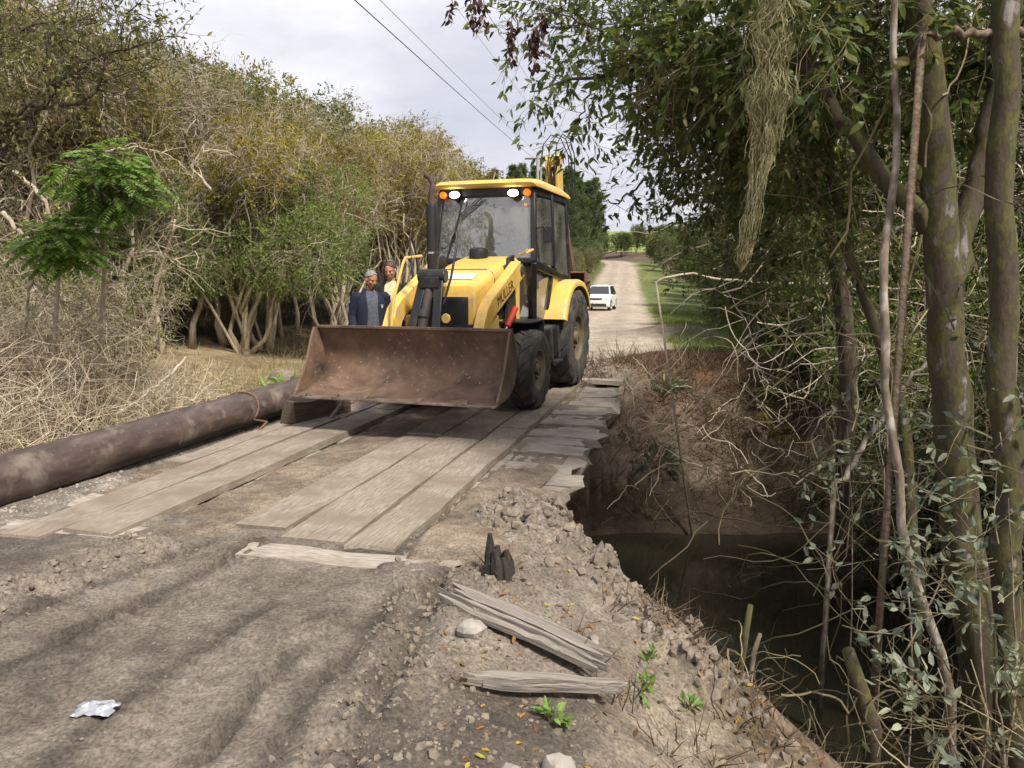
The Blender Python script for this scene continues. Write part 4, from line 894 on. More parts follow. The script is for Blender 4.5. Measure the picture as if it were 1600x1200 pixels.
bb = dense([(-3.50, 1.68), (-3.75, 1.66), (-3.93, 1.48), (-3.92, 1.27), (-3.75, 1.15), (-3.50, 1.18)], 20)
rings = [np.array([[p[0], .36, p[1]], [p[0], .70, p[1]], [p[0]+.02, .70, p[1]-.02], [p[0]+.02, .36, p[1]-.02]]) for p in bb]
b2 = lp('digging_bucket', [loft(rings), prism([tuple(p) for p in bb[::2]], .69, .71), prism([tuple(p) for p in bb[::2]], .35, .37)], M['rust_bucket'])
for k in range(3): lp('tooth', [bar((-3.53, .41+k*.12, 1.185), (-3.38, .41+k*.12, 1.21), .05, .03)], M['bare_edge'], b2)
for sy in (1, -1):
    st_ = lp('stabilizer', [bar((-2.95, sy*.70, .65), (-2.85, sy*.84, 1.5), .07, .10), box((-2.86, sy*.86, 1.48), (.2, .16, .04), rotm(sy*.9, 0, 0)), bar((-2.95, sy*.5, 1.1), (-2.88, sy*.8, 1.5), .06, .06)], M['rust_bucket'], bevel=.008)

for o in ld.children:
    nm = o.name.split('.')[0]
    if nm in ('hood', 'front_frame', 'grab_handle', 'work_lamp', 'cross_tube'): o.location.y += .09
    if nm in ('lift_arm', 'lift_cylinder', 'arm_mount'):
        yc = o.data.vertices[0].co.y; o.location.y += .11 if yc > 0 else .03
# ---------------------------------------------------------------- people
def blob(name, mb, mat, parent, vox, it=3):
    o = mb.build(name, mat, parent, sharp=None)
    r = o.modifiers.new('remesh', 'REMESH'); r.mode = 'VOXEL'; r.voxel_size = vox; r.use_smooth_shade = True
    s_ = o.modifiers.new('smooth', 'SMOOTH'); s_.factor = .5; s_.iterations = it
    return o
def limb(mb, pts, rad, n=14):
    mb.add(*tube(pts, rad, n))
    for p_, r in zip(pts, rad): mb.add(*ellipsoid(p_, (r, r, r), n, 8))
def hand(mb, wrist, dirv, side, curl):
    d = nrm(np.array(dirv, float)); s_ = nrm(np.array(side, float)-d*np.dot(side, d)); n_ = np.cross(d, s_); w = np.array(wrist, float)
    mb.add(*ellipsoid(w, (.03, .026, .03), 12, 8)); Mx = np.column_stack([s_, n_, d])
    V, F = ellipsoid((0, 0, 0), (.042, .017, .055), 14, 8); mb.add(V@Mx.T+w+d*.055, F)
    for k, (o_, ln) in enumerate(((-.031, .072), (-.010, .082), (.011, .078), (.031, .060))):
        p0 = w+d*.095+s_*o_; a = curl; d1 = d*math.cos(a)+n_*math.sin(a); d2 = d*math.cos(2*a)+n_*math.sin(2*a)
        limb(mb, [p0, p0+d1*ln*.5, p0+d1*ln*.5+d2*ln*.5], [.0095, .009, .0075], 8)
    p0 = w+d*.04-s_*.036; d1 = nrm(d*.75-s_*.5+n_*.35); limb(mb, [p0, p0+d1*.035, p0+d1*.035+nrm(d+n_*.3)*.032], [.011, .010, .008], 8)
def person(loc, rz, hgt, cfg, label, group=None):
    k = hgt/1.75; root = empty('person', loc, rz); tag(root, label, 'person', group); root.scale = (k, k, k)
    b_ = MB(); hd = np.array(cfg.get('head', (.06, 0, 1.635))); nk = np.array([-.005, 0, 1.46])
    hy = cfg.get('hip', None)
    if cfg.get('seated'):
        hipz = .0; raise_ = 0
    # x forward, y left, z up
    limb(b_, [(0, 0, .98), (0, 0, 1.14), (.01, 0, 1.30)], [.125, .122, .118])
    b_.add(*ellipsoid((0, 0, 1.36), (.105, .19, .10))); b_.add(*ellipsoid((.01, 0, 1.2), (.12, .155, .17)))
    limb(b_, [nk, (nk+hd)/2+[-.012, 0, -.04]], [.058, .055])
    tl = cfg.get('tilt', .35); yw = cfg.get('yaw', .2)
    Rm = np.array(Euler((0, tl, yw), 'XYZ').to_matrix()) if True else None
    Rz_ = np.array(Matrix.Rotation(yw, 3, 'Z')); Ry_ = np.array(Matrix.Rotation(tl, 3, 'Y')); Rm = Rz_@Ry_
    def hadd(mb, c, r, nu=18, nv=12):
        V, F = ellipsoid(c, r, nu, nv); mb.add(V@Rm.T+hd, F)
    hadd(b_, (-.008, 0, .035), (.098, .076, .088)); hadd(b_, (.018, 0, -.035), (.074, .062, .082)); hadd(b_, (.05, 0, -.088), (.03, .036, .026))
    hadd(b_, (.094, 0, -.012), (.018, .013, .03), 10, 8); hadd(b_, (.103, 0, -.026), (.013, .017, .012), 10, 8)
    hadd(b_, (.078, 0, .026), (.016, .052, .011), 12, 6)          # brow
    hadd(b_, (.082, 0, -.062), (.011, .024, .008), 10, 6); hadd(b_, (.079, 0, -.074), (.011, .021, .007), 10, 6)   # lips
    for sy in (1, -1):
        hadd(b_, (-.004, sy*.078, -.005), (.022, .010, .032), 10, 8); hadd(b_, (.062, sy*.040, -.02), (.022, .022, .024), 10, 8)
    L_ = cfg['legs']; A_ = cfg['arms']
    for sy in (1, -1):
        h_, kn, an, toe = [np.array(q) for q in L_[sy]]
        limb(b_, [h_, kn*.5+h_*.5+[.01, 0, 0], kn, kn*.6+an*.4+[-.012, 0, 0], an], [.092, .078, .056, .056, .038]); limb(b_, [an+[-.02, 0, -.035], toe], [.04, .03])
        sh, el, wr, hdv, hs = [np.array(q) for q in A_[sy]]
        limb(b_, [sh, (sh+el)/2, el, (el+wr)/2, wr], [.058, .049, .040, .038, .027]); hand(b_, wr, hdv, hs, cfg.get('curl', .45))
    body = blob('body', b_, cfg['skin'], root, .0075, 3)
    for sy in (1, -1):
        e_ = MB(); V, F = ellipsoid((.083, sy*.031, .008), (.008, .012, .006), 10, 6); e_.add(V@Rm.T+hd, F); e_.build('eye', M['eye'], body)
    # hair: a cap over crown, back and sides
    h_ = MB(); n_u, n_v = 30, 14; rows = []
    for i in range(n_v+1):
        th = .02+(1.0+.0)*i/n_v; row = []
        for j in range(n_u):
            a = 2*math.pi*j/n_u; back = .5-.5*math.cos(a); lim = (.40+.60*back**.55)*1.9; t2 = th*lim
            wob = .985+.03*math.sin(a*7+i*1.3)+.025*math.sin(a*13+i*2.1)
            row.append([-.008+.106*wob*math.sin(t2)*math.cos(a), .084*wob*math.sin(t2)*math.sin(a), .037+.098*wob*math.cos(t2)])
        rows.append(np.array(row)@Rm.T+hd)
    h_.add(*loft(rows, caps=True)); h_.build('hair', cfg['hair'], body, sharp=None)
    # trousers
    t_ = MB(); t_.add(*ellipsoid((0, 0, .97), (.145, .178, .12)))
    for sy in (1, -1):
        hp, kn, an, toe = [np.array(q) for q in L_[sy]]
        limb(t_, [hp, kn*.5+hp*.5+[.01, 0, 0], kn, kn*.5+an*.5+[-.01, 0, 0], an+[0, 0, .0]], [.112, .095, .076, .074, .066])
    blob('trousers', t_, cfg['trousers'], root, .012, 2)
    for sy in (1, -1):
        an, toe = np.array(L_[sy][2]), np.array(L_[sy][3]); s_ = MB(); limb(s_, [an+[-.035, 0, -.035], (an+toe)/2+[0, 0, -.02], toe], [.052, .05, .042]); blob('shoe', s_, M['shoe'], root, .012, 2)
    # shirt and open jacket
    def torso(hts, gap, n=40):
        rings = []
        for (z, rx, ry, cx, g) in hts:
            g = g*gap; a = np.linspace(g, 2*math.pi-g, n); rings.append(np.stack([cx+rx*np.cos(a)*(1+.02*np.sin(a*9+z*31)), ry*np.sin(a)*(1+.015*np.sin(a*7+z*40)), np.full(n, z)+.006*np.sin(a*3)], 1))
        return rings
    s_ = MB(); s_.add(*loft([r[:-1] for r in torso([(.90, .155, .182, .005, 0), (1.0, .155, .180, .005, 0), (1.12, .152, .175, .01, 0), (1.25, .146, .185, .012, 0), (1.36, .128, .188, .008, 0), (1.43, .10, .14, 0, 0), (1.475, .074, .078, -.002, 0), (1.49, .068, .07, -.002, 0)], 1)], caps=False)); 
    sh_ = s_.build('shirt', cfg['shirt'], root, sharp=None)
    if cfg.get('jacket') is not None:
        j_ = MB(); j_.add(*loft(torso([(.84, .185, .222, -.01, .50), (.93, .182, .218, -.01, .48), (1.05, .178, .208, -.008, .40), (1.18, .175, .212, -.004, .36), (1.30, .166, .225, -.004, .34), (1.38, .142, .212, -.006, .38), (1.44, .112, .155, -.012, .58), (1.48, .092, .10, -.018, .8), (1.515, .088, .092, -.024, 1.0)], 1.0), closed=False, caps=False))
        jk = j_.build('jacket', cfg['jacket'], root, sharp=None); so = jk.modifiers.new('solid', 'SOLIDIFY'); so.thickness = .012
        sub = jk.modifiers.new('sub', 'SUBSURF'); sub.levels = 1; sub.render_levels = 1
    for sy in (1, -1):
        sh, el, wr = [np.array(q) for q in A_[sy][:3]]; v_ = MB(); P = []; rr = []
        for u in np.linspace(0, 1, 15):
            p_ = sh+(el-sh)*u*2 if u < .5 else el+(wr-el)*(u*2-1); P.append(p_); rr.append((.076-.026*u)*(1+.05*math.sin(u*38+sy)))
        P = np.array(P); P[1:-1] = (P[:-2]+2*P[1:-1]+P[2:])/4
        v_.add(*tube(P, rr, 16, caps=False)); v_.add(*ellipsoid(sh+[0, -sy*.012, -.005], (.077, .075, .076), 14, 10)); v_.build('sleeve', cfg['jacket'] or cfg['shirt'], jk if cfg.get('jacket') is not None else sh_, sharp=None)
    return root, body
def stand(fw=.0): return {sy: ((0, sy*.095, .90), (.03+fw*sy*.04, sy*.105, .50), (-.0+fw*sy*.06, sy*.11, .09), (.15+fw*sy*.06, sy*.13, .03)) for sy in (1, -1)}
arms1 = {1: ((0, .205, 1.40), (-.05, .255, 1.12), (.06, .27, .89), (.12, 0, -1), (1, 0, 0)), -1: ((0, -.205, 1.40), (-.04, -.26, 1.12), (.08, -.26, .89), (.15, 0, -1), (1, 0, 0))}
q0 = at(580, 500, 11.4)
p1, b1 = person((q0[0], q0[1], hz(q0[0], q0[1])), R_(-90+22), 1.83, dict(skin=M['skin'], hair=M['greyhair'], trousers=M['jeans'], shirt=M['greyblue'], jacket=M['navy'], legs=stand(.5), arms=arms1, tilt=.3, yaw=.4),
       'grey haired person in navy jacket and grey shirt looking down beside the bucket', None)
# small prints on the jacket
for (x, y, z, w, h) in ((.13, .135, 1.27, .05, .03), (-.0, -.31, 1.235, .05, .04)):
    pass
q1 = at(613, 495, 11.9)
p2_, b2_ = person((q1[0], q1[1], hz(q1[0], q1[1])+.0), R_(-90-4), 1.90, dict(skin=M['skin2'], hair=M['darkhair'], trousers=M['jeans'], shirt=M['cream'], jacket=M['blackcloth'], legs=stand(-.4), arms=arms1, tilt=.28, yaw=-.15),
       'brown haired person in black jacket and cream shirt standing behind the loader arm', None)
# prints: white chest print and blue shoulder patch of the navy jacket
jk1 = [c for c in p1.children if c.name.startswith('jacket')][0]
b_ = MB(); 
for i in range(3): b_.add(*box((.145, .128, 1.285-.018*i), (.004, .055-.012*i, .009), rotm(0, 0, .75)))
b_.build('chest_print', M['decal_white'], jk1)
b_ = MB(); b_.add(*box((.0, -.318, 1.26), (.06, .008, .045), rotm(.12, 0, 0))); b_.build('shoulder_patch', flat('blue_patch', (.06, .1, .45), .7), jk1)
# driver, seated inside the cab
legs_s = {sy: ((.05, sy*.10, .90), (.45, sy*.14, .93), (.52, sy*.15, .52), (.66, sy*.15, .47)) for sy in (1, -1)}
arms_s = {1: ((0, .2, 1.40), (.12, .27, 1.16), (.38, .16, 1.22), (.9, -.2, .1), (0, -1, 0)), -1: ((0, -.2, 1.40), (.12, -.27, 1.16), (.38, -.14, 1.22), (.9, .2, .1), (0, -1, 0))}
ca_ = LA; fwd = np.array([-math.sin(ca_), -math.cos(ca_)]); dpos = np.array([-.57, 9.50])-fwd*1.80
p3_, b3_ = person((dpos[0], dpos[1], .012+.62), -math.pi/2-LA, 1.72, dict(skin=M['skin'], hair=M['darkhair'], trousers=M['jeans'], shirt=M['paleblue'], jacket=None, legs=legs_s, arms=arms_s, tilt=.1, yaw=0),
       'driver in a pale blue shirt seated behind the cab windshield', None)

# ---------------------------------------------------------------- white car on the road (x forward, y left)
cy = 52.0; cxp_ = (937-800)/FPX*cy
car = empty('parked_car', (cxp_, cy, hz(cxp_, cy)), R_(-90-14)); tag(car, 'white compact off road car stopped on the bright dirt road', 'car')
def csec(x, hw, z0, zs, z1, rnd=.07):      # lower body section
    return np.array([[x, y, z] for y, z in ((-hw*.96, z0), (-hw, z0+.12), (-hw, zs-.1), (-hw*.97, zs), (-hw*.9, z1), (0, z1+.015), (hw*.9, z1), (hw*.97, zs), (hw, zs-.1), (hw, z0+.12), (hw*.96, z0))])
b_ = MB(); b_.add(*loft([csec(x, hw, z0, zs, z1) for x, hw, z0, zs, z1 in ((2.13, .62, .42, .72, .76), (2.08, .78, .32, .82, .86), (1.9, .86, .26, .92, .97), (1.3, .90, .26, .98, 1.04), (.75, .91, .26, 1.0, 1.06), (-.5, .91, .26, 1.02, 1.06), (-1.6, .91, .28, 1.03, 1.07), (-2.05, .86, .34, .98, 1.04), (-2.16, .74, .42, .9, .95))]))
cbody = b_.build('body', M['car_white'], car, bevel=.02)
def gh(x, hw, z): return np.array([[x, -hw, z], [x, hw, z]])
top_ = [(.85, .78, 1.04), (.12, .64, 1.60), (-.2, .63, 1.66), (-1.3, .63, 1.67), (-1.85, .62, 1.60), (-2.1, .72, 1.06)]
rings = []
for u in range(len(top_)):
    x, hw, z = top_[u]; rings.append(np.array([[x, -hw-.12*(1 if 0 < u < 5 else 0), 1.0], [x, -hw, z-.02], [x, -hw*.9, z], [x, hw*.9, z], [x, hw, z-.02], [x, hw+.12*(1 if 0 < u < 5 else 0), 1.0]]))
b_ = MB(); b_.add(*loft(rings)); b_.build('cabin', M['car_white'], car, bevel=.03)
def cq(name, c4, mat, parent=car):
    V = np.array(c4, float); n_ = nrm(np.cross(V[1]-V[0], V[2]-V[0])); b_ = MB(); b_.add(np.concatenate([V+n_*.012, V-n_*.012]), [(0, 1, 2, 3), (7, 6, 5, 4), (0, 4, 5, 1), (1, 5, 6, 2), (2, 6, 7, 3), (3, 7, 4, 0)]); return b_.build(name, mat, parent)
cq('windscreen', [(.80, .70, 1.09), (.80, -.70, 1.09), (.16, -.58, 1.575), (.16, .58, 1.575)], M['car_glass'])
for sy in (1, -1):
    cq('side_window', [(.55, sy*.845, 1.08), (-.5, sy*.865, 1.09), (-.5, sy*.665, 1.60), (.08, sy*.675, 1.56)], M['car_glass'])
    cq('side_window', [(-.58, sy*.865, 1.09), (-1.65, sy*.855, 1.12), (-1.55, sy*.67, 1.58), (-.58, sy*.665, 1.60)], M['car_glass'])
    b_ = MB(); b_.add(*box((2.06, sy*.60, .82), (.10, .30, .15))); b_.build('headlight', M['car_lamp'], car, bevel=.03)
    b_ = MB(); b_.add(*box((.62, sy*1.0, 1.12), (.12, .2, .14))); b_.build('mirror', M['car_trim'], car, bevel=.03)
    b_ = MB(); b_.add(*tube([(.0, sy*.56, 1.68), (-.2, sy*.56, 1.72), (-1.4, sy*.56, 1.72), (-1.6, sy*.56, 1.66)], .018, 6)); b_.build('roof_rail', M['car_trim'], car)
    for x in (1.32, -1.35):
        w_ = empty('wheel', (x, sy*.80, .34)); w_.parent = car
        b_ = MB(); b_.add(*lathe([(.2, -.1), (.3, -.11), (.34, -.08), (.34, .08), (.3, .11), (.2, .1)], 24)); b_.build('tyre', M['rubber'], w_)
        b_ = MB(); b_.add(*lathe([(.22, sy*.09), (.2, sy*.05), (.08, sy*.07), (.01, sy*.08)], 16)); b_.build('rim', flat('alloy', (.4, .4, .42), .4, .8) if 'alloy' not in bpy.data.materials else bpy.data.materials['alloy'], w_)
        b_ = MB(); a_ = np.linspace(0, math.pi, 13); b_.add(*loft([np.array([[x+r_*math.cos(t), sy*(.925), .34+r_*math.sin(t)], [x+r_*math.cos(t), sy*.80, .34+r_*math.sin(t)]])[[0, 1, 1, 0]]+np.array([[0, 0, 0], [0, 0, 0], [0, 0, .001], [0, 0, .001]]) for t in a_ for r_ in (.40,)], caps=False)); b_.build('wheel_arch', M['car_trim'], car)
gr_ = MB(); gr_.add(*box((2.115, 0, .80), (.06, .80, .12))); g_ = gr_.build('grille', M['car_trim'], car, bevel=.02)
b_ = MB(); 
for k in range(2): b_.add(*box((2.15, 0, .775+.045*k), (.02, .74, .014)))
b_.build('chrome_bar', M['chrome'], g_)
b_ = MB(); b_.add(*box((2.07, 0, .42), (.14, 1.35, .2))); b_.build('bumper', M['car_trim'], car, bevel=.04)
b_ = MB(); b_.add(*box((2.15, 0, .56), (.02, .4, .11))); b_.build('number_plate', M['decal_white'], car)
# ---------------------------------------------------------------- plants
def rs(seed): return np.random.default_rng(seed)
def in_ell(n, c, r, rng, lo=.55, up=False):
    d = nrm(rng.normal(size=(n, 3)))
    if up: d[:, 2] = np.abs(d[:, 2])*.9+d[:, 2]*.1
    rad = (lo**3+(1-lo**3)*rng.random((n, 1)))**(1/3)*(1+.12*rng.normal(size=(n, 1)))
    return np.array(c)+d*np.array(r)*rad, d
def sprays(mb, p, d, rng, ln=.5, side=4, nl=5, leaf=(.05, .025), m_twig=0, m_leaf=1, fine=False, tr=.004, wob=.25, grav=0.0, ang=.8, up=.6, droop=.2, twigs=True):
    n = len(p); L0 = ln*(.6+.8*rng.random(n))
    P = grow(p, d, L0, 3, wob*1.15, grav*1.3, rng)
    R0 = np.linspace(1, .35, 4)[None, :]*tr*(.7+.6*rng.random((n, 1)))
    if twigs: mb.add(*tubes(P, R0, 3, rng), m_twig)
    i2 = np.repeat(np.arange(n), side); u = .2+.8*rng.random(len(i2)); q, t = along(P, i2, u)
    d2 = spread(t, ang*(.6+.6*rng.random(len(i2))), rng); P2 = grow(q, d2, L0[i2]*(.35+.4*rng.random(len(i2))), 2, wob*1.2, grav*1.4, rng)
    if twigs and (nl < 5 or fine): mb.add(*tubes(P2, np.linspace(.6, .25, 3)[None, :]*tr*np.ones((len(i2), 1)), 3, rng), m_twig)
    if nl:
        i3 = np.repeat(np.arange(len(i2)), nl); u = .1+.95*rng.random(len(i3)); q, t = along(P2, i3, u)
        dl = spread(t, .5+.7*rng.random(len(i3)), rng); dl[:, 2] -= droop*.6
        s_ = .6+.7*rng.random(len(i3)); mb.add(*leaves(q, dl, leaf[0]*s_, leaf[1]*s_, rng, fine, up, droop), m_leaf)
    return P
def trunk_tubes(mb, base, tips, r0, rng, k=8, wob=.10, sides=8, m=0, flare=1.5):
    """curved stems from base to tips"""
    for tip, r in tips:
        tip = np.array(tip, float); b = np.array(base, float); u = np.linspace(0, 1, k+1)[:, None]
        off = np.cumsum(rng.normal(size=(k+1, 3)), 0)*wob*np.linalg.norm(tip-b)/k; off = off-u*off[-1]; off[0] = 0
        P = b+(tip-b)*u+off; mid = (1-u)*u; P[:, 2] += (mid[:, 0])*np.linalg.norm((tip-b)[:2])*.5
        R = r*(1-.72*u[:, 0]); R[0] *= flare
        mb.add(*tube(P, R, sides), m)
        yield P
def tree(name, label, cat, spec, rng, group=None, loc=(0, 0, 0), rz=0):
    """spec: stems [(tip, r)], clumps [(centre, radii, n sprays)], style dict"""
    root = empty(name, loc, rz); tag(root, label, cat, group)
    tb = MB(); Ps = list(trunk_tubes(tb, (0, 0, -.15), spec['stems'], 0, rng, wob=spec.get('wob', .12), sides=spec.get('sides', 7)))
    allP = np.stack(Ps)
    cb = MB(); st_ = spec['style']
    for c, r, n in spec['clumps']:
        c = np.array(c, float)
        # limbs feeding the clump
        fl = allP[:, -5:].reshape(-1, 3); dd_ = np.linalg.norm(fl-c, axis=1); a = fl[np.argmin(dd_)]
        for k in range(spec.get('limbs', 3)):
            e, _ = in_ell(1, c, np.array(r)*.75, rng, .3); e = e[0]; u = np.linspace(0, 1, 6)[:, None]
            P = a+(e-a)*u+np.cumsum(rng.normal(size=(6, 3)), 0)*.05*np.linalg.norm(e-a)*u
            tb.add(*tube(P, np.linspace(spec.get('limb_r', .035), .008, 6), 5))
        for sub in st_:
            m_ = int(n*sub.get('f', 1)); p, d = in_ell(m_, c, r, rng, sub.get('lo', .55), sub.get('up_only', False))
            d = nrm(d*sub.get('out', 1.0)+rng.normal(size=d.shape)*sub.get('rand', .5)+np.array([0, 0, sub.get('lift', .1)]))
            kw = {k_: v for k_, v in sub.items() if k_ in ('ln', 'side', 'nl', 'leaf', 'm_twig', 'm_leaf', 'fine', 'tr', 'wob', 'grav', 'ang', 'up', 'droop', 'twigs')}
            sprays(cb, p, d, rng, **kw)
    tb.build('trunk', spec['bark'], root, sharp=None); cb.build('crown', spec['mats'], root, sharp=None, smooth=False)
    return root
# ---- left side: vine-tangled scrub trees
def dome(rng, h, w, n, low=.35):
    cl = []
    for k in range(n):
        a = rng.random()*6.28; rr = w*.55*math.sqrt(rng.random()); z = h*(low+(.95-low)*rng.random()*(1-.35*rr/w))
        cl.append(((rr*math.cos(a), rr*math.sin(a), z), (w*(.3+.14*rng.random()), w*(.3+.14*rng.random()), h*(.13+.08*rng.random())), 0))
    cl.append(((0, 0, h*.84), (w*.36, w*.36, h*.16), 0)); return cl
def scrub(name, label, seed, h, w, nst, clumps_n, spr, style, mats, bark, group, r0=.07, limb_r=.03, low=.35):
    rng = rs(seed); cl = dome(rng, h, w, clumps_n, low); cl = [(c, r, spr) for c, r, _ in cl]
    stems = [((rng.normal()*w*.35, rng.normal()*w*.35, h*(.62+.3*rng.random())), r0*(.6+.7*rng.random())) for _ in range(nst)]
    return tree(name, label, 'tree', dict(stems=stems, clumps=cl, style=style, mats=mats, bark=bark, limb_r=limb_r), rng, group)
tangle = dict(f=1.0, ln=.75, side=4, nl=0, tr=.0065, wob=.5, grav=-.10, out=.5, rand=1.1, lo=.5, m_twig=0)
tangle_l = dict(f=.8, ln=.4, side=4, nl=6, leaf=(.082, .042), tr=.004, wob=.3, lo=.62, out=.8, rand=.7, m_twig=0, m_leaf=1)
dense_l = dict(f=1.5, ln=.42, side=5, nl=7, leaf=(.08, .042), tr=.004, lo=.55, out=1.0, rand=.6, m_twig=0, m_leaf=1)
GL = 'scrub trees along the left side of the road'
protoA = scrub('scrub_tree', 'dry tan vine tangled scrub tree at the left forest edge', 11, 6.2, 3.4, 5, 9, 108, [tangle, tangle_l], [M['twig_tan'], M['leaf_dry']], M['bark_tan'], GL)
protoB = scrub('scrub_tree', 'olive leafy scrub tree with dry twigs at the left forest edge', 12, 6.6, 3.4, 4, 9, 108, [dict(tangle, f=.55), dict(dense_l, f=1.2)], [M['twig_tan'], M['leaf_olive']], M['bark_dark'], GL)
protoC = scrub('scrub_tree', 'light green small leaved tree below the dry scrub canopy', 13, 4.1, 3.0, 5, 8, 100, [dict(tangle, f=.3), dict(dense_l, f=1.7, leaf=(.058, .032))], [M['twig_pale'], M['leaf_light']], M['bark_pale'], GL, low=.52)
protoD = scrub('scrub_tree', 'yellow green bushy tree rising behind the left scrub', 14, 7.4, 3.6, 4, 10, 100, [dict(tangle, f=.3), dict(dense_l, f=1.3, leaf=(.095, .052))], [M['twig_olive'], M['leaf_yellow']], M['bark_tan'], GL)
# pale multi-stemmed tree with sparse crown
rng = rs(15); stems = [((rng.normal()*1.0, rng.normal()*.8, 3.6+1.6*rng.random()), .05+.03*rng.random()) for _ in range(11)]
protoE = tree('pale_stemmed_tree', 'tree with many bare pale stems behind the two people', 'tree', dict(stems=stems, clumps=[((rng.normal()*.9, rng.normal()*.9, 4.2+rng.random()*1.6), (1.0, 1.0, .8), 110) for _ in range(8)],
              style=[dict(tangle, f=.8, m_twig=0), dict(tangle_l, f=.8)], mats=[M['twig_pale'], M['leaf_yellow']], bark=M['bark_pale'], wob=.3, limb_r=.022, sides=6), rng, 'pale stemmed trees behind the people')
def place(proto, first, spots, label=None, group=None):
    for i, (x, y, s_, rz) in enumerate(spots):
        z = hz(x, y)-.05
        if i == 0 and first: proto.location = (x, y, z); proto.rotation_euler = (0, 0, rz); proto.scale = (s_, s_, s_)
        else: dup(proto, (x, y, z), rz, s_, label, group)
place(protoA, True, [(-9.2, 14.5, 1.0, .3), (-8.4, 19.0, 1.0, 2.1), (-11.5, 18.0, 1.18, 4.0), (-7.6, 25.0, 1.05, 1.2), (-13.5, 15, .92, 5.1), (-10.5, 24.5, 1.25, 2.9), (-14.5, 21, 1.15, .9)])
place(protoB, True, [(-8.0, 22.0, 1.0, .4), (-12.8, 17.5, 1.05, 2.2), (-6.4, 30.0, 1.0, 3.3), (-10.0, 29.0, 1.2, 4.6), (-4.2, 37.5, 1.05, 5.5), (-1.5, 46.0, 1.05, .6), (-8.2, 36.0, 1.3, 1.4), (-16.5, 17, 1.0, 3.1)])
place(protoC, True, [(-5.9, 18.6, 1.0, 1.0), (-7.9, 16.6, .85, 2.5)])
place(protoD, True, [(-6.0, 34.0, 1.0, 0), (-3.0, 42.0, 1.05, 2), (.6, 53.0, 1.0, 4), (-12, 31, 1.2, 1), (-4.5, 50, 1.2, 3), (-7.0, 22.5, .8, 2.2), (-9.9, 16.2, .85, 5.0), (-5.0, 28.5, .85, 3.0)])
place(protoE, True, [(-4.3, 26.5, 1.0, .5), (-5.4, 24.0, .85, 2.0), (-3.2, 31.0, 1.0, 4.1), (-9.4, 17.0, .9, 1.0), (-4.9, 21.5, .8, 3.3), (-3.4, 24.5, .9, 5.2), (-6.3, 18.0, .8, .2)])
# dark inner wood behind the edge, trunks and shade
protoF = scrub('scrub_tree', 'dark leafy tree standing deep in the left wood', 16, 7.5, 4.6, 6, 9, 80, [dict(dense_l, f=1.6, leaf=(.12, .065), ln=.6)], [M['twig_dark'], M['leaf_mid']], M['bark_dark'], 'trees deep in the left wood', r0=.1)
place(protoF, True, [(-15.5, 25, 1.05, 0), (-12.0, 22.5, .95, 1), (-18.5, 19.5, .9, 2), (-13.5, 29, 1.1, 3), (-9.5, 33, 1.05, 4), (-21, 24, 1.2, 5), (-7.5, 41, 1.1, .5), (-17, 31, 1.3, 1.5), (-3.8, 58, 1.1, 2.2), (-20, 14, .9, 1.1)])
# slender bare trunks at the forest edge
rng = rs(18)
for i, (u, v, Y, hgt, lean) in enumerate([(300, 545, 17.5, 3.6, .1), (352, 545, 18.5, 4.0, -.15), (385, 560, 17.8, 3.8, .25), (418, 540, 20, 4.2, .05), (440, 545, 20.5, 3.9, -.1), (465, 535, 22, 4.4, .15), (490, 530, 22.5, 4.6, -.05), (520, 520, 24, 4.8, .2), (255, 560, 16.5, 3.6, -.2), (200, 560, 15.5, 3.5, .15), (545, 515, 25, 4.8, -.1)]):
    q = at(u, v, Y); z = hz(q[0], q[1]); b_ = MB(); root = empty('bare_sapling', (q[0], q[1], z)); tag(root, 'thin bare trunk standing in the shade at the forest edge', 'tree', 'bare trunks at the left forest edge')
    P = list(trunk_tubes(b_, (0, 0, -.1), [((lean*hgt, rng.normal()*.3, hgt), .05+.035*rng.random())], 0, rng, wob=.16, sides=7))[0]
    b_.build('trunk', M['bark_pale'] if i % 3 else M['bark_tan'], root, sharp=None)
    c_ = MB(); n_ = 16; q_, t_ = along(np.stack([P]), np.zeros(n_, int), .35+.6*rng.random(n_)); sprays(c_, q_, spread(t_, .9+.4*rng.random(n_), rng), rng, ln=.7, side=5, nl=2, leaf=(.06, .03), tr=.008, wob=.35); c_.build('crown', [M['twig_tan'], M['leaf_olive']], root, smooth=False)
# near tree at top left: dark limbs with thin leaf sprays
rng = rs(19); TL = np.array([-6.3, 7.6, hz(-6.3, 7.6)])
root = empty('overhanging_tree', TL); tag(root, 'near tree with dark forked limbs and sparse leaves above the dry brush', 'tree')
def limbpx(pts): return np.array([at(u, v, Y) for u, v, Y in pts])-TL
lim = [limbpx([(-260, 420, 7.6), (-120, 330, 7.6), (0, 205, 7.5), (70, 165, 7.4), (110, 110, 7.4), (118, 70, 7.4)]), limbpx([(0, 205, 7.5), (40, 170, 7.3), (100, 120, 7.2), (160, 85, 7.1), (255, 60, 7.0)]), limbpx([(-60, 120, 7.4), (0, 60, 7.2), (60, 38, 7.2), (150, 30, 7.1)]),
       limbpx([(35, 165, 7.4), (90, 168, 7.3), (140, 155, 7.2), (160, 120, 7.1), (165, 85, 7.0)]), limbpx([(-120, 330, 7.6), (-40, 245, 7.5), (0, 200, 7.4), (60, 200, 7.3)])]
b_ = MB(); b_.add(*tube(np.array([(0, 0, -.2), (-.1, 0, 1.0), lim[0][0]]), [.13, .11, .07], 9))
for k, P in enumerate(lim): b_.add(*tube(np.array([np.array([np.interp(t, np.linspace(0, 1, len(P)), P[:, j]) for j in range(3)]) for t in np.linspace(0, 1, 14)])+rng.normal(size=(14, 3))*.008, np.linspace(.045 if k == 0 else .022, .006, 14), 7))
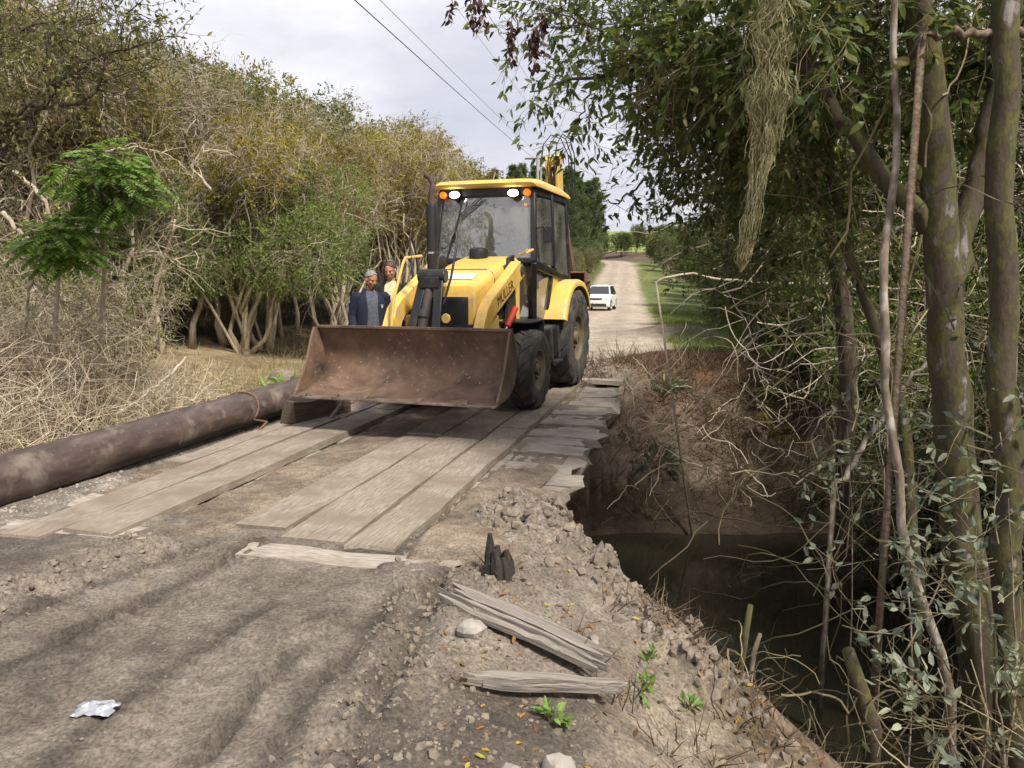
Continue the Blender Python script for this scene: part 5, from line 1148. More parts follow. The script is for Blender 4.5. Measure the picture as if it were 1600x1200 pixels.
b_.build('trunk', M['bark_dark'], root, sharp=None); c_ = MB()
for k, P in enumerate(lim):
    n_ = 26; q_, t_ = along(np.stack([P]), np.zeros(n_, int), .25+.75*rng.random(n_)); sprays(c_, q_, spread(t_, .9+.5*rng.random(n_), rng), rng, ln=.6, side=5, nl=3, leaf=(.055, .022), tr=.005, wob=.22, grav=.0)
for (u, v, n_, su) in ((60, 30, 34, 90), (20, 70, 20, 60), (120, 40, 16, 60), (215, 20, 18, 45), (-60, 40, 40, 80), (-120, 150, 30, 60)):
    for q_ in [at(u+rng.normal()*su*.6, v+rng.normal()*28, 7.2+rng.normal()*.5)-TL for _ in range(n_)]:
        sprays(c_, q_[None], nrm(rng.normal(size=(1, 3))), rng, ln=.42, side=5, nl=5, leaf=(.055, .024), tr=.004)
c_.build('crown', [M['twig_dark'], M['leaf_olive']], root, smooth=False)
# bright pinnate-leaved saplings
def pinnate(mb, p, d, rng, ln=.45, m_=0, ml=1, nlf=16, lw=(.085, .044)):
    P = grow(p, d, np.full(len(p), ln)*(.8+.4*rng.random(len(p))), 5, .05, -.10, rng); mb.add(*tubes(P, np.linspace(.005, .002, 6)[None]*np.ones((len(p), 1)), 3, rng), m_)
    idx = np.repeat(np.arange(len(p)), nlf); u = np.tile(np.linspace(.2, .99, nlf//2).repeat(2), len(p)); q, t = along(P, idx, u); sgn = np.tile([1, -1], len(p)*nlf//2)
    S = nrm(np.cross(t, [0, 0, 1.]))*sgn[:, None]; dl = nrm(S*.9+t*.45+np.array([0, 0, -.15])); mb.add(*leaves(q, dl, lw[0]*(.8+.4*rng.random(len(idx))), lw[1], rng, True, .92, .12), ml)
rng = rs(20)
for (u, v, Y, rad, n_, lab) in ((175, 285, 9.0, .62, 170, 'bright green feather leaved sapling, upper of the two in the dry scrub'), (100, 378, 8.6, .42, 110, 'bright green feather leaved sapling, lower of the two in the dry scrub')):
    c = at(u, v, Y); base = np.array([c[0]-.5, c[1]+.3, hz(c[0]-.5, c[1]+.3)]); root = empty('feather_leaved_sapling', base); tag(root, lab, 'tree', None)
    b_ = MB(); cc_ = c-base; b_.add(*tube([(0, 0, -.1), (.12, -.05, cc_[2]*.45), (cc_[0]*.75, cc_[1]*.8, cc_[2]*.85), cc_], [.035, .03, .022, .01], 7)); b_.build('trunk', M['bark_pale'], root, sharp=None)
    c_ = MB(); p_, d_ = in_ell(n_, cc_, (rad*.75, rad*.75, rad*.6), rng, .1); c_.add(*tubes(np.stack([np.stack([cc_*[.8, .8, .85]+(q_-cc_*[.8, .8, .85])*t_ for t_ in np.linspace(0, 1, 4)]) for q_ in p_[::4]]), np.full((len(p_[::4]), 4), .006), 4, rng), 0); pinnate(c_, p_, nrm(d_*[.35, .35, .2]+rng.normal(size=d_.shape)*[.6, .6, .3]+[.15, -.3, .0]), rng, .34); c_.build('crown', [M['twig_olive'], M['leaf_bright']], root, smooth=False)
# dead pale branches reaching out of the scrub
rng = rs(21)
def dead_branch(pts, r, label, n=10, mat='bark_pale', tw='twig_pale', ln=.5):
    P = np.array([at(*q) for q in pts]); base = P[0].copy(); Q = np.array([[np.interp(t, np.linspace(0, 1, len(P)), P[:, j]) for j in range(3)] for t in np.linspace(0, 1, 16)])-base; Q += rng.normal(size=Q.shape)*.012
    root = empty('dead_branch', base); tag(root, label, 'branch', 'dead pale branches in the left scrub')
    b_ = MB(); b_.add(*tube(Q, np.linspace(r, r*.25, 16), 6)); b_.build('limb', M[mat], root, sharp=None)
    c_ = MB(); q_, t_ = along(np.stack([Q]), np.zeros(n, int), .2+.8*rng.random(n)); sprays(c_, q_, spread(t_, .6+.4*rng.random(n), rng), rng, ln=ln, side=3, nl=0, tr=.006, wob=.3); kind(c_.build('twigs', M[tw], root, smooth=False), 'stuff')
LB = 'pale leafless branch reaching out of the left scrub'
for pts, r in [([(20, 265, 9.5), (60, 300, 9.4), (85, 350, 9.4), (70, 420, 9.5), (20, 430, 9.6)], .028), ([(150, 390, 9.2), (200, 400, 9.0), (250, 395, 9.0), (290, 415, 9.0)], .02), ([(165, 235, 10), (220, 230, 9.9), (280, 250, 9.9)], .018), ([(50, 430, 9.0), (40, 480, 8.8), (60, 530, 8.6), (85, 560, 8.5)], .018),
               ([(120, 440, 9.3), (160, 500, 9.0), (165, 530, 8.9)], .016), ([(40, 435, 9), (100, 470, 9), (160, 515, 8.8)], .016), ([(290, 560, 10.5), (250, 600, 9.8), (215, 625, 9.2), (170, 655, 8.8)], .022), ([(320, 640, 10.3), (290, 620, 10.2), (255, 625, 10)], .018),
               ([(0, 330, 9), (45, 375, 8.9), (75, 420, 9)], .03), ([(330, 300, 14), (300, 260, 13.8), (320, 225, 13.8)], .03), ([(150, 365, 9.5), (200, 372, 9.3), (240, 362, 9.2), (268, 345, 9.2)], .016)]:
    dead_branch(pts, r, LB)
# dry tangled shrubs in front of the wood
rng = rs(24); cl = [((rng.normal()*.6, rng.normal()*.6, .5+1.3*rng.random()), (.75, .75, .5), 75) for _ in range(6)]
protoK = tree('dry_shrub', 'dry tangled shrub with sparse olive leaves in front of the left wood', 'shrub', dict(stems=[((rng.normal()*.5, rng.normal()*.5, 1.5), .018) for _ in range(7)], clumps=cl, style=[dict(tangle, f=.9, ln=.6, tr=.005), dict(tangle_l, f=.7, ln=.35, leaf=(.06, .03))], mats=[M['twig_tan'], M['leaf_olive']], bark=M['bark_tan'], limb_r=.014), rng, 'dry shrubs in front of the left wood')
place(protoK, True, [(-8.2, 11.6, 1.0, 0), (-9.6, 10.4, 1.2, 1), (-7.2, 13.2, .95, 2), (-10.8, 12.2, 1.4, 3), (-9.4, 14.2, 1.1, 5), (-8.8, 21.0, 1.1, .2), (-7.6, 23.6, 1.1, 1.4), (-10.4, 19.8, 1.3, 2.4), (-6.3, 25.6, 1.1, 3.4), (-5.2, 29.4, 1.2, 4.4), (-11.8, 16.4, 1.2, .8), (-4.2, 33.5, 1.2, 5.0), (-7.3, 19.6, .8, 5.5), (-8.6, 17.6, .8, 2.9), (-7.4, 10.2, .8, 2.6), (-10.2, 8.6, 1.1, 4.4), (-3.6, 29, .9, .3), (-2.2, 34, 1.0, 1.3)])
# dry brush heaped behind the pipe
rng = rs(22); b_ = MB()
def heap(n, cx, cy, rx, ry, h, ln, tr):
    x = cx+rng.normal(size=n)*rx; y = cy+rng.normal(size=n)*ry; s_, t_ = st(x, y); x = np.where(t_ > -5.15, x-(t_+5.15)*1.3, x); z = height(x, y)+rng.random(n)**1.4*h*np.exp(-((x-cx)/(2.2*rx))**2)
    d = rng.normal(size=(n, 3)); d[:, 2] = np.abs(d[:, 2])*.6; sprays(b_, np.stack([x, y, z], 1), nrm(d), rng, ln=ln, side=4, nl=0, tr=tr, wob=.33, grav=-.03)
heap(1050, -6.9, 7.8, .85, 1.1, 1.7, .9, .006); heap(750, -5.8, 8.6, .6, .9, 1.3, .75, .006); heap(600, -5.5, 6.6, .4, .8, .9, .6, .006); heap(500, -5.0, 10.6, .5, .9, .6, .5, .005); heap(600, -8.6, 9.5, 1.2, 1.2, 2.0, .9, .006)
o = b_.build('dry_brush', M['twig_pale'], smooth=False); kind(o, 'stuff', 'tangle of dry leafless brush behind the pipe')
# ---------------------------------------------------------------- pines on the slope beside the far road
def pine(seed, h):
    rng = rs(seed); root = empty('pine_tree'); tb = MB(); tb.add(*tube([(0, 0, -.3), (.05, .03, h*.5), (0, 0, h)], [.16, .10, .02], 7)); cb = MB()
    n = 95; zf = np.sort(rng.random(n))**.8; z = h*(.22+.77*zf); ln = (2.3*(1-zf)**.75+.25)*(.7+.5*rng.random(n)); a = rng.random(n)*6.28
    P = grow(np.stack([np.zeros(n), np.zeros(n), z], 1), np.stack([np.cos(a), np.sin(a), .15+.5*zf], 1), ln, 5, .08, .05, rng); tb.add(*tubes(P, np.linspace(.03, .008, 6)[None]*np.ones((n, 1)), 4, rng))
    m = 13; i2 = np.repeat(np.arange(n), m); q, t = along(P, i2, .2+.8*rng.random(len(i2))); d = spread(t, .4+.7*rng.random(len(i2)), rng); d[:, 2] += .25; q = q+rng.normal(size=q.shape)*.08
    P2 = grow(q, d, .28+.2*rng.random(len(q)), 2, .1, .05, rng); i3 = np.repeat(np.arange(len(q)), 12); q3, t3 = along(P2, i3, rng.random(len(i3))); dl = spread(t3, .35+.6*rng.random(len(i3)), rng)
    cb.add(*leaves(q3, dl, .26*(.7+.5*rng.random(len(i3))), .045, rng, False, .5, .1))
    tb.build('trunk', M['bark_dark'], root, sharp=None); cb.build('crown', M['needle'], root, smooth=False); return root
GP = 'pines on the slope beside the far road'
pa_, pb_ = pine(31, 12.0), pine(32, 11.0)
for o in (pa_, pb_): tag(o, 'tall green pine in the plantation on the slope behind the cab', 'pine tree', GP)
rng = rs(33); spots = []
for Y in range(70, 186, 7):
    for d in ((5.5, 8) if Y < 90 else (4.2, 5.8, 8, 11, 14.5)):
        spots.append((float(np.interp(Y, RY[:8], RX[:8]))-d-rng.random()*1.5, Y+rng.normal()*2, (.6 if Y < 90 else .85 if Y < 115 else 1.05)+.2*rng.random(), rng.random()*6))
for i, sp in enumerate(spots): place(pa_ if i % 2 else pb_, i < 2, [sp])
# ---------------------------------------------------------------- right side: dark green growth
d_leaf = dict(f=1.6, ln=.5, side=5, nl=7, leaf=(.108, .052), tr=.005, lo=.45, out=.9, rand=.7, m_twig=0, m_leaf=1)
GR = 'trees along the right side of the road'
protoG = scrub('broadleaf_tree', 'dark green broadleaf tree beside the right edge of the road', 41, 6.4, 3.8, 4, 10, 108, [d_leaf, dict(tangle, f=.25)], [M['twig_olive'], M['leaf_dark']], M['bark_dark'], GR)
protoH = scrub('broadleaf_tree', 'mid green bushy tree beside the right edge of the road', 42, 5.6, 3.4, 4, 9, 108, [dict(d_leaf, leaf=(.092, .047)), dict(tangle, f=.35)], [M['twig_tan'], M['leaf_mid']], M['bark_tan'], GR)
place(protoG, True, [(8.7, 22.5, .85, 0), (10.8, 30, 1.0, 1.3), (12.6, 42, 1.05, 2.2), (9.6, 18.2, 1.0, 3.0), (15.5, 55, 1.1, 4.1), (14, 24, 1.3, .4), (11.5, 13.5, 1.1, 5), (18.5, 70, 1.1, 2), (16, 35, 1.4, 1), (22, 88, 1.1, 3)])
place(protoH, True, [(9.4, 26.5, .75, .5), (11.8, 36, .9, 1.0), (8.2, 16.0, .85, 2.0), (13.7, 48, 1.0, 3.3), (7.4, 13.2, .95, 4.4), (10.4, 10.6, 1.1, 1.6), (17.0, 62, 1.1, 2.7), (13, 18, 1.4, 5.5), (20.5, 79, 1.0, .2), (25, 104, 1.1, 1.2), (20.5, 96, .8, 2.0), (23.5, 118, .9, 3.0), (26, 134, 1.0, 4.0), (28, 152, 1.1, 1.0)])
for i, (x, y, s_) in enumerate([(24, 212, 1.2), (29, 206, 1.0), (34, 214, 1.3), (40, 205, 1.1), (45, 212, 1.2), (19, 218, 1.1), (50, 204, 1.3)]):
    dup(protoG if i % 2 else protoH, (x, y, hz(x, y)), i*1.1, s_, 'bushy tree standing at the far bend of the dirt road', 'trees at the far bend of the road')
for i, (d, y, s_) in enumerate([(4.6, 62, .7), (4.4, 74, .6), (4.8, 86, .7), (4.2, 98, .6), (4.3, 112, .65), (4.1, 128, .6), (4.2, 146, .65), (4.0, 163, .6)]):
    x = float(np.interp(y, RY, RX))-d; dup(protoB if i % 2 else protoH, (x, y, hz(x, y)), i*1.7, s_, 'bushy low tree at the foot of the pine slope', 'bushes at the foot of the pine slope')
# low bushes at the verge
rng = rs(43); cl = [((rng.normal()*.5, rng.normal()*.5, .35+.9*rng.random()), (.55, .55, .45), 70) for _ in range(6)]
protoS = tree('verge_shrub', 'low leafy green shrub at the foot of the right-hand trees', 'shrub', dict(stems=[((rng.normal()*.4, rng.normal()*.4, 1.1), .02) for _ in range(5)], clumps=cl, style=[dict(d_leaf, f=1.0, leaf=(.07, .032), ln=.35)], mats=[M['twig_olive'], M['leaf_mid']], bark=M['bark_tan'], limb_r=.012), rng, 'low shrubs along the right verge')
place(protoS, True, [(7.2, 20.8, .9, 0), (8.0, 23.5, 1.0, 1), (6.9, 18.8, .75, 2), (7.4, 18, 1.1, 3), (9.4, 27, 1.1, 4), (10.2, 31, 1.2, 5), (6.9, 15.6, 1.0, .5), (5.9, 14.2, .8, 1.5), (7.9, 14.8, 1.3, 2.5), (10.6, 37, 1.3, 3.5), (12.5, 45, 1.3, 1.1), (6.6, 12.2, 1.0, 2.2), (5.2, 12.6, .6, .9)])
# trees of the near bank and behind the photographer, out of the wood along the creek
place(protoG, False, [(8.8, 2.8, 1.2, 3.3)], 'dark broadleaf tree of the creek wood on the near bank', 'trees of the creek wood')

# near mossy tree and its neighbours
rng = rs(44)
def smooth_path(P, n=18, jit=.012):
    P = np.array(P, float); u = np.linspace(0, 1, len(P)); t = np.linspace(0, 1, n); Q = np.stack([np.interp(t, u, P[:, j]) for j in range(3)], 1)
    for _ in range(2): Q[1:-1] = (Q[:-2]+2*Q[1:-1]+Q[2:])/4
    return Q+rng.normal(size=Q.shape)*jit
def bark_tube(mb, P, R, n=14, lump=.2):
    V, F = tube(P, R, n); c = np.repeat(P, n, 0)[:len(V)]; dv = V-c; s_ = 1+lump*(fbm(V[:, 0]*9, V[:, 1]*9, V[:, 2]*5, oct=3, seed=77)-.5)*2; mb.add(c+dv*s_[:, None], F)
def px_tree(name, label, base_px, paths, bark, clumps=(), mats=None, style=None, group=None, limb_sprays=0, tuft=None, cat='tree'):
    base = at(*base_px); base[2] = hz(base[0], base[1])-.05; root = empty(name, base); tag(root, label, cat, group)
    b_ = MB(); Ps = []
    for pts, r0, r1 in paths:
        P = smooth_path(np.array([at(*q) for q in pts])-base); Ps.append(P)
        if pts[0] == paths[0][0][0] : P[0] = (0, 0, -.1)
        bark_tube(b_, P, np.linspace(r0, r1, len(P)))
    b_.build('trunk', bark, root, sharp=None)
    if clumps or limb_sprays:
        c_ = MB()
        for (u, v, Y), rad, n in clumps:
            c0 = at(u, v, Y)-base
            for sub in style:
                m_ = int(n*sub.get('f', 1)); p, d = in_ell(m_, c0, rad, rng, sub.get('lo', .2)); d = nrm(d*.5+rng.normal(size=d.shape)*.8+np.array([-.25, 0, sub.get('lift', -.15)]))
                sprays(c_, p, d, rng, **{k_: x for k_, x in sub.items() if k_ in ('ln', 'side', 'nl', 'leaf', 'fine', 'tr', 'wob', 'grav', 'ang', 'up', 'droop')})
        for P in Ps[1:] if limb_sprays else []:
            q_, t_ = along(np.stack([P]), np.zeros(limb_sprays, int), .2+.8*rng.random(limb_sprays)); sprays(c_, q_, spread(t_, .7+.5*rng.random(limb_sprays), rng), rng, **(tuft or style[0]))
        c_.build('crown', mats, root, smooth=False)
    return root
near_l = dict(f=1.0, ln=.5, side=5, nl=5, leaf=(.085, .040), tr=.004, fine=True, wob=.2, droop=.3, up=.55)
tw_l = dict(f=.5, ln=.7, side=4, nl=0, tr=.004, wob=.35, grav=-.1)
px_tree('mossy_tree', 'large tree with moss covered trunk leaning over the creek', (1545, 1150, 4.7),
        [([(1545, 1150, 4.7), (1520, 950, 4.75), (1492, 760, 4.8), (1488, 600, 4.8), (1478, 450, 4.8), (1462, 250, 4.8), (1440, 60, 4.8), (1415, -200, 4.8)], .135, .08),
         ([(1480, 470, 4.8), (1525, 300, 4.9), (1560, 130, 5.0), (1610, -60, 5.1)], .085, .05),
         ([(1492, 375, 4.8), (1440, 345, 4.8), (1404, 308, 4.85), (1346, 233, 4.9), (1300, 167, 5.0), (1246, 96, 5.1), (1225, 40, 5.1), (1180, -80, 5.2)], .062, .03)], M['bark_moss'],
        [((1420, 40, 5.6), (.9, .7, .55), 90), ((1300, 60, 5.4), (.6, .6, .5), 60), ((1540, 60, 5.6), (.6, .6, .6), 60), ((1180, 40, 5.6), (.55, .6, .5), 70), ((1110, 50, 5.8), (.4, .6, .4), 50), ((1250, 150, 6.0), (.55, .6, .5), 55)], [M['twig_olive'], M['leaf_dark']], [near_l, tw_l])
px_tree('dark_trunk_tree', 'dark wet trunk standing close behind the mossy tree', (1590, 1180, 4.15), [([(1590, 1180, 4.15), (1570, 900, 4.2), (1578, 600, 4.25), (1560, 300, 4.3), (1570, 0, 4.3), (1575, -250, 4.3)], .085, .06)], M['bark_moss'])
px_tree('slender_stem', 'slender pale lichen spotted stem curving up over the creek', (1495, 1150, 4.2), [([(1495, 1150, 4.2), (1480, 1040, 4.2), (1438, 930, 4.2), (1408, 820, 4.25), (1389, 690, 4.3), (1384, 560, 4.3), (1377, 450, 4.35), (1390, 330, 4.4), (1410, 200, 4.4), (1395, 60, 4.4), (1400, -80, 4.4)], .030, .018)], M['bark_lichen'],
        [((1330, 20, 4.6), (.4, .3, .3), 25)], [M['twig_olive'], M['leaf_dark']], [near_l])
px_tree('leaning_trunk', 'thin mossy trunk leaning between slender stem and mossy tree', (1440, 900, 6.2), [([(1440, 1000, 5.6), (1425, 760, 5.8), (1405, 600, 6.0), (1330, 420, 6.2), (1290, 250, 6.4), (1285, 60, 6.4), (1290, -100, 6.4)], .05, .03)], M['bark_moss'], [((1280, 330, 6.6), (.6, .7, .5), 45), ((1190, 190, 6.8), (.5, .7, .5), 65), ((1100, 150, 6.6), (.3, .6, .4), 45)], [M['twig_olive'], M['leaf_dark']], [near_l, tw_l])
px_tree('leafy_branch_tree', 'tree whose leafy branches hang over the road into the sky', (1330, 640, 8.5),
        [([(1330, 640, 8.5), (1310, 400, 8.4), (1260, 200, 8.0), (1200, 60, 7.6), (1150, -60, 7.2)], .10, .05), ([(1180, 20, 7.4), (1080, 60, 6.8), (1000, 95, 6.4), (960, 116, 6.2), (920, 122, 6.1), (870, 130, 6.0), (830, 142, 6.0)], .03, .005),
         ([(945, 118, 6.2), (915, 150, 6.1), (905, 190, 6.0), (895, 230, 6.0)], .010, .003), ([(1000, 95, 6.4), (960, 60, 6.2), (900, 30, 6.1), (850, 10, 6.0)], .012, .004), ([(1010, 280, 7.6), (985, 300, 7.2), (960, 320, 7.0), (935, 310, 6.9)], .012, .003)], M['bark_dark'],
        [((1020, 40, 6.4), (.34, .5, .3), 55), ((960, 15, 6.2), (.35, .5, .15), 22), ((1110, 190, 7.2), (.25, .5, .45), 45), ((1120, 275, 7.6), (.25, .5, .3), 26), ((1200, 300, 8.4), (.7, .8, .8), 120), ((1190, 400, 9.5), (.42, .7, .5), 60), ((1260, 330, 9), (.8, .8, .9), 90), ((870, 0, 6.1), (.3, .4, .10), 14)],
        [M['twig_dark'], M['leaf_dark']], [dict(near_l, leaf=(.075, .030)), dict(tw_l, f=.3)], limb_sprays=10, tuft=dict(ln=.34, side=4, nl=4, leaf=(.07, .028), tr=.003, fine=True, droop=.3, grav=-.08))
GD = 'young trees beyond the creek'; young = {}
for (u, Y, hh, mt) in ((1180, 14, 3.2, 'leaf_mid'), (1270, 12.5, 3.6, 'leaf_light'), (1360, 12, 3.8, 'leaf_mid'), (1450, 11.5, 3.6, 'leaf_light'), (1545, 11, 4.0, 'leaf_mid'), (1420, 9.2, 2.6, 'leaf_mid'), (1560, 8.4, 3.0, 'leaf_mid')):
    x = (u-800)/FPX*Y
    if mt in young: dup(young[mt], (x, Y, hz(x, Y)), u*.37, hh/3.4); continue
    cl = [((rng.normal()*.6, rng.normal()*.6, hh*(.3+.6*rng.random())), (.6, .6, .5), 48) for _ in range(7)]
    young[mt] = tree('young_tree', 'young leafy tree with thin stems on the far side of the creek', 'tree', dict(stems=[((rng.normal()*.4, rng.normal()*.4, hh*.9), .03) for _ in range(4)], clumps=cl, style=[dict(d_leaf, f=1.0, leaf=(.085, .042), ln=.4), dict(tangle, f=.5, tr=.004)], mats=[M['twig_tan'], M[mt]], bark=M['bark_lichen'], limb_r=.012), rng, GD, (x, Y, hz(x, Y)))
# withered leaf strings hanging from above
for (u, v0, v1, Y, n) in ((700, -40, 30, 5.2, 9), (735, -40, 55, 5.2, 26), (760, -40, 50, 5.1, 22), (805, 30, 95, 5.3, 26), (835, 25, 105, 5.2, 34), (850, 20, 90, 5.2, 26)):
    P = np.array([at(u+rng.normal()*6, v, Y) for v in np.linspace(v0-60, v1, 8)]); base = P[0].copy(); Q = P-base; root = empty('withered_twig', base); tag(root, 'withered brown leaf string hanging against the sky above the cab', 'twig', 'withered leaf strings hanging against the sky')
    b_ = MB(); b_.add(*tube(Q, np.linspace(.004, .0015, 8), 4)); b_.build('stem', M['twig_dark'], root); c_ = MB(); n *= 2
    q_, t_ = along(np.stack([Q]), np.zeros(n, int), .45+.55*rng.random(n)); dl = spread(t_, .5+.5*rng.random(n), rng); dl[:, 2] -= .4; c_.add(*leaves(q_+rng.normal(size=q_.shape)*.018, dl, .05*(.7+.6*rng.random(n)), .026, rng, True, .2, .5)); c_.build('leaves', M['leaf_dead'], root, smooth=False)
# beard lichen hanging in front of the canopy
cpath = np.array([at(*q) for q in ((1218, -60, 4.4), (1212, 40, 4.4), (1203, 130, 4.4), (1196, 220, 4.4), (1180, 310, 4.4), (1164, 390, 4.4), (1157, 425, 4.4))]); base = cpath[0].copy(); cp = cpath-base
n = 1700; u0 = rng.random(n)**.9*.9; u1 = np.minimum(1, u0+.06+.16*rng.random(n)); a = rng.random(n)*6.28; rr = rng.random(n)**.7; T = np.linspace(0, 1, 7)
U = u0[:, None]+(u1-u0)[:, None]*T[None]; W = np.interp(U, [0, .15, .4, .6, .8, 1], [.075, .09, .085, .06, .036, .004])*(.55+.9*vnoise(U*11, U*0))
P = np.stack([np.interp(U, np.linspace(0, 1, 7), cp[:, j]) for j in range(3)], -1); P[..., 0] += W*rr[:, None]*np.cos(a)[:, None]; P[..., 1] += W*rr[:, None]*np.sin(a)[:, None]*.8
P += np.cumsum(rng.normal(size=P.shape)*[.014, .014, .012], 1)*(W/.085)[..., None]+(W*.5)[..., None]*np.stack([np.sin(U*60+a[:, None]*3), np.cos(U*47+a[:, None]), 0*U], -1)*.35
b_ = MB(); b_.add(*tubes(P, np.full((n, 7), .0017), 3, rng)); o = b_.build('hanging_moss', M['moss_beard'], loc=base, smooth=False); tag(o, 'long pale green beard of moss hanging in front of the dark canopy', 'moss')
# vines and loose twigs through the right-hand trees
def vines(n, bx, rng, ln, tr, grav, mat, label, name='vines'):
    p = np.stack([np.interp(rng.random(n), [0, 1], b) for b in bx], 1); d = rng.normal(size=(n, 3)); P = grow(p, d, ln*(.5+rng.random(n)), 12, .22, grav, rng, .04)
    b_ = MB(); b_.add(*tubes(P, np.full((n, 13), tr)*(.5+rng.random((n, 1))), 3, rng)); kind(b_.build(name, mat, smooth=False), 'stuff', label)
vines(330, ((2.3, 5.2), (4.4, 7.5), (-1.0, 3.8)), rng, 1.6, .005, -.06, M['twig_olive'], 'olive vines tangled between the right-hand trunks')
vines(420, ((3.2, 8.5), (8, 13), (-.5, 4.5)), rng, 1.8, .007, -.06, M['twig_tan'], 'dry vines tangled in the trees beyond the creek')
px_tree('fallen_branch', 'pale bent branch leaning on the slender stem above the water', (1300, 765, 6.0), [([(1300, 765, 6.0), (1325, 740, 6.0), (1345, 700, 6.0), (1375, 655, 6.0), (1412, 600, 6.0), (1450, 565, 6.0)], .026, .014)], M['bark_lichen'], cat='branch').location = at(1300, 765, 6.0)
px_tree('fallen_branch', 'forked pale branch stretched across the shade beyond the creek', (1100, 415, 11), [([(1010, 445, 11), (1070, 425, 11), (1140, 438, 11), (1220, 445, 11), (1330, 440, 11)], .016, .022), ([(1200, 460, 11), (1265, 450, 11), (1285, 430, 11)], .012, .01)], M['bark_pale'], cat='branch').location = at(1100, 415, 11)
px_tree('broken_limb', 'short broken brown limb poking out at the top of the mossy tree', (1435, 52, 4.3), [([(1435, 52, 4.3), (1500, 52, 4.3), (1560, 48, 4.3), (1640, 40, 4.3)], .022, .026)], M['log_wood'], cat='branch').location = at(1435, 52, 4.3)
for o in [o for o in bpy.data.objects if o.name.startswith(('fallen_branch', 'broken_limb')) and o.type == 'EMPTY']:   # children were laid out from a ground base
    u, v, Y = {'fallen_branch': (1300, 765, 6.0), 'fallen_branch.001': (1100, 415, 11), 'broken_limb': (1435, 52, 4.3)}[o.name]
    b0 = at(u, v, Y); o.location = (b0[0], b0[1], hz(b0[0], b0[1])-.05)
    ch = o.children[0].data; 
# understory saplings with pale leaves at the lower right
pl = dict(f=1.0, ln=.34, side=3, nl=4, leaf=(.062, .030), tr=.003, fine=True, wob=.2, up=.5, droop=.2)
GU = 'pale leaved saplings on the near creek bank'
for (u, v, Y, n, h) in ((1530, 960, 3.7, 16, .5), (1580, 880, 3.9, 14, .6), (1570, 760, 4.2, 14, .5), (1420, 880, 4.4, 8, .3), (1330, 700, 6.2, 12, .3), (1590, 560, 4.5, 10, .5), (1480, 1120, 3.4, 12, .4), (1560, 1120, 3.3, 14, .4), (1380, 700, 5.4, 10, .3)):
    c = at(u, v, Y); base = np.array([c[0]+.15, c[1]+.1, hz(c[0]+.15, c[1]+.1)]); root = empty('pale_leaved_sapling', base); tag(root, 'thin sapling with pale grey green leaves by the creek', 'sapling', GU); cc_ = c-base
    b_ = MB(); b_.add(*tube(smooth_path([(0, 0, -.05), cc_*.5+[.05, 0, 0], cc_, cc_+[-.05, 0, h*.6]], 10, .006), np.linspace(.009, .003, 10), 5)); b_.build('trunk', M['bark_lichen'], root)
    c_ = MB(); p, d = in_ell(n, cc_, (.22, .2, h*.5), rng, .1); sprays(c_, p, nrm(d+rng.normal(size=d.shape)*.5), rng, **{k_: x for k_, x in pl.items() if k_ != 'f'}); c_.build('crown', [M['twig_olive'], M['leaf_grey']], root, smooth=False)
# ---------------------------------------------------------------- small plants, grass and litter
def grass(name, n, fx, ln, wd, mat, label, rng, lean=.35, zoff=0):
    x, y = fx(n); ok = np.ones(len(x), bool); z = height(x, y)+zoff; keep = z > WATER+.05; x, y, z = x[keep], y[keep], z[keep]; m_ = len(x)
    d = rng.normal(size=(m_, 3))*lean; d[:, 2] = 1; P = grow(np.stack([x, y, z-.02], 1), d, ln*(.5+rng.random(m_)), 3, .16, -.10, rng); S = nrm(np.cross(P[:, -1]-P[:, 0], rng.normal(size=(m_, 3))))
    w = np.array([1, .85, .55, .05])*wd; V = np.stack([P+S[:, None]*w[None, :, None]*.5, P-S[:, None]*w[None, :, None]*.5], 2); b = (np.arange(m_)*8)[:, None, None]; F = (b+np.array([[0, 1, 3, 2], [2, 3, 5, 4], [4, 5, 7, 6]])[None]).reshape(-1, 4)
    b_ = MB(); b_.add(V.reshape(-1, 3), F); return kind(b_.build(name, mat, smooth=False), 'stuff', label)
rng = rs(50)
def clumped(cx, cy, rx, ry, k, sd):
    def f(n):
        c = np.stack([cx+rng.normal(size=k)*rx, cy+rng.normal(size=k)*ry], 1); i = rng.integers(0, k, n); return c[i, 0]+rng.normal(size=n)*sd, c[i, 1]+rng.normal(size=n)*sd
    return f
def verge_r(n):
    y = 14.5+rng.random(n)**1.5*40; return np.interp(y, RY, RX)+2.9+rng.random(n)**1.3*4.5+.25*np.sin(y*1.7), y
def verge_l(n):
    y = 11.8+rng.random(n)**1.4*45; return np.interp(y, RY, RX)-3.0-rng.random(n)**1.3*4.2-.25*np.sin(y*1.3), y
grass('green_grass', 15000, verge_r, .20, .012, M['grass_green'], 'green grass on the right verge', rng)
grass('dry_grass', 13000, verge_l, .26, .012, M['grass_dry'], 'dry yellow grass on the left verge', rng)
grass('bank_grass', 9000, clumped(-5.2, 11.2, 1.2, 1.6, 130, .12), .28, .010, M['grass_dry'], 'dry grass tufts behind the pipe', rng)
grass('green_tufts', 2500, clumped(-4.6, 10.8, 1.0, 1.2, 30, .12), .2, .012, M['grass_green'], 'green grass tufts behind the pipe', rng)
grass('straw', 5000, clumped(3.6, 12.0, 1.7, .75, 110, .16), .42, .010, M['straw'], 'dead straw and roots hanging on the far creek bank', rng, .9)
grass('sedge', 700, clumped(3.3, 11.5, 1.0, .3, 8, .10), .5, .010, M['straw'], 'pale sedge tufts at the foot of the far bank', rng, .7)
grass('weeds', 1200, clumped(1.35, 3.4, .5, .5, 36, .06), .16, .008, M['straw'], 'dead grass stalks on the near bank', rng, .8)
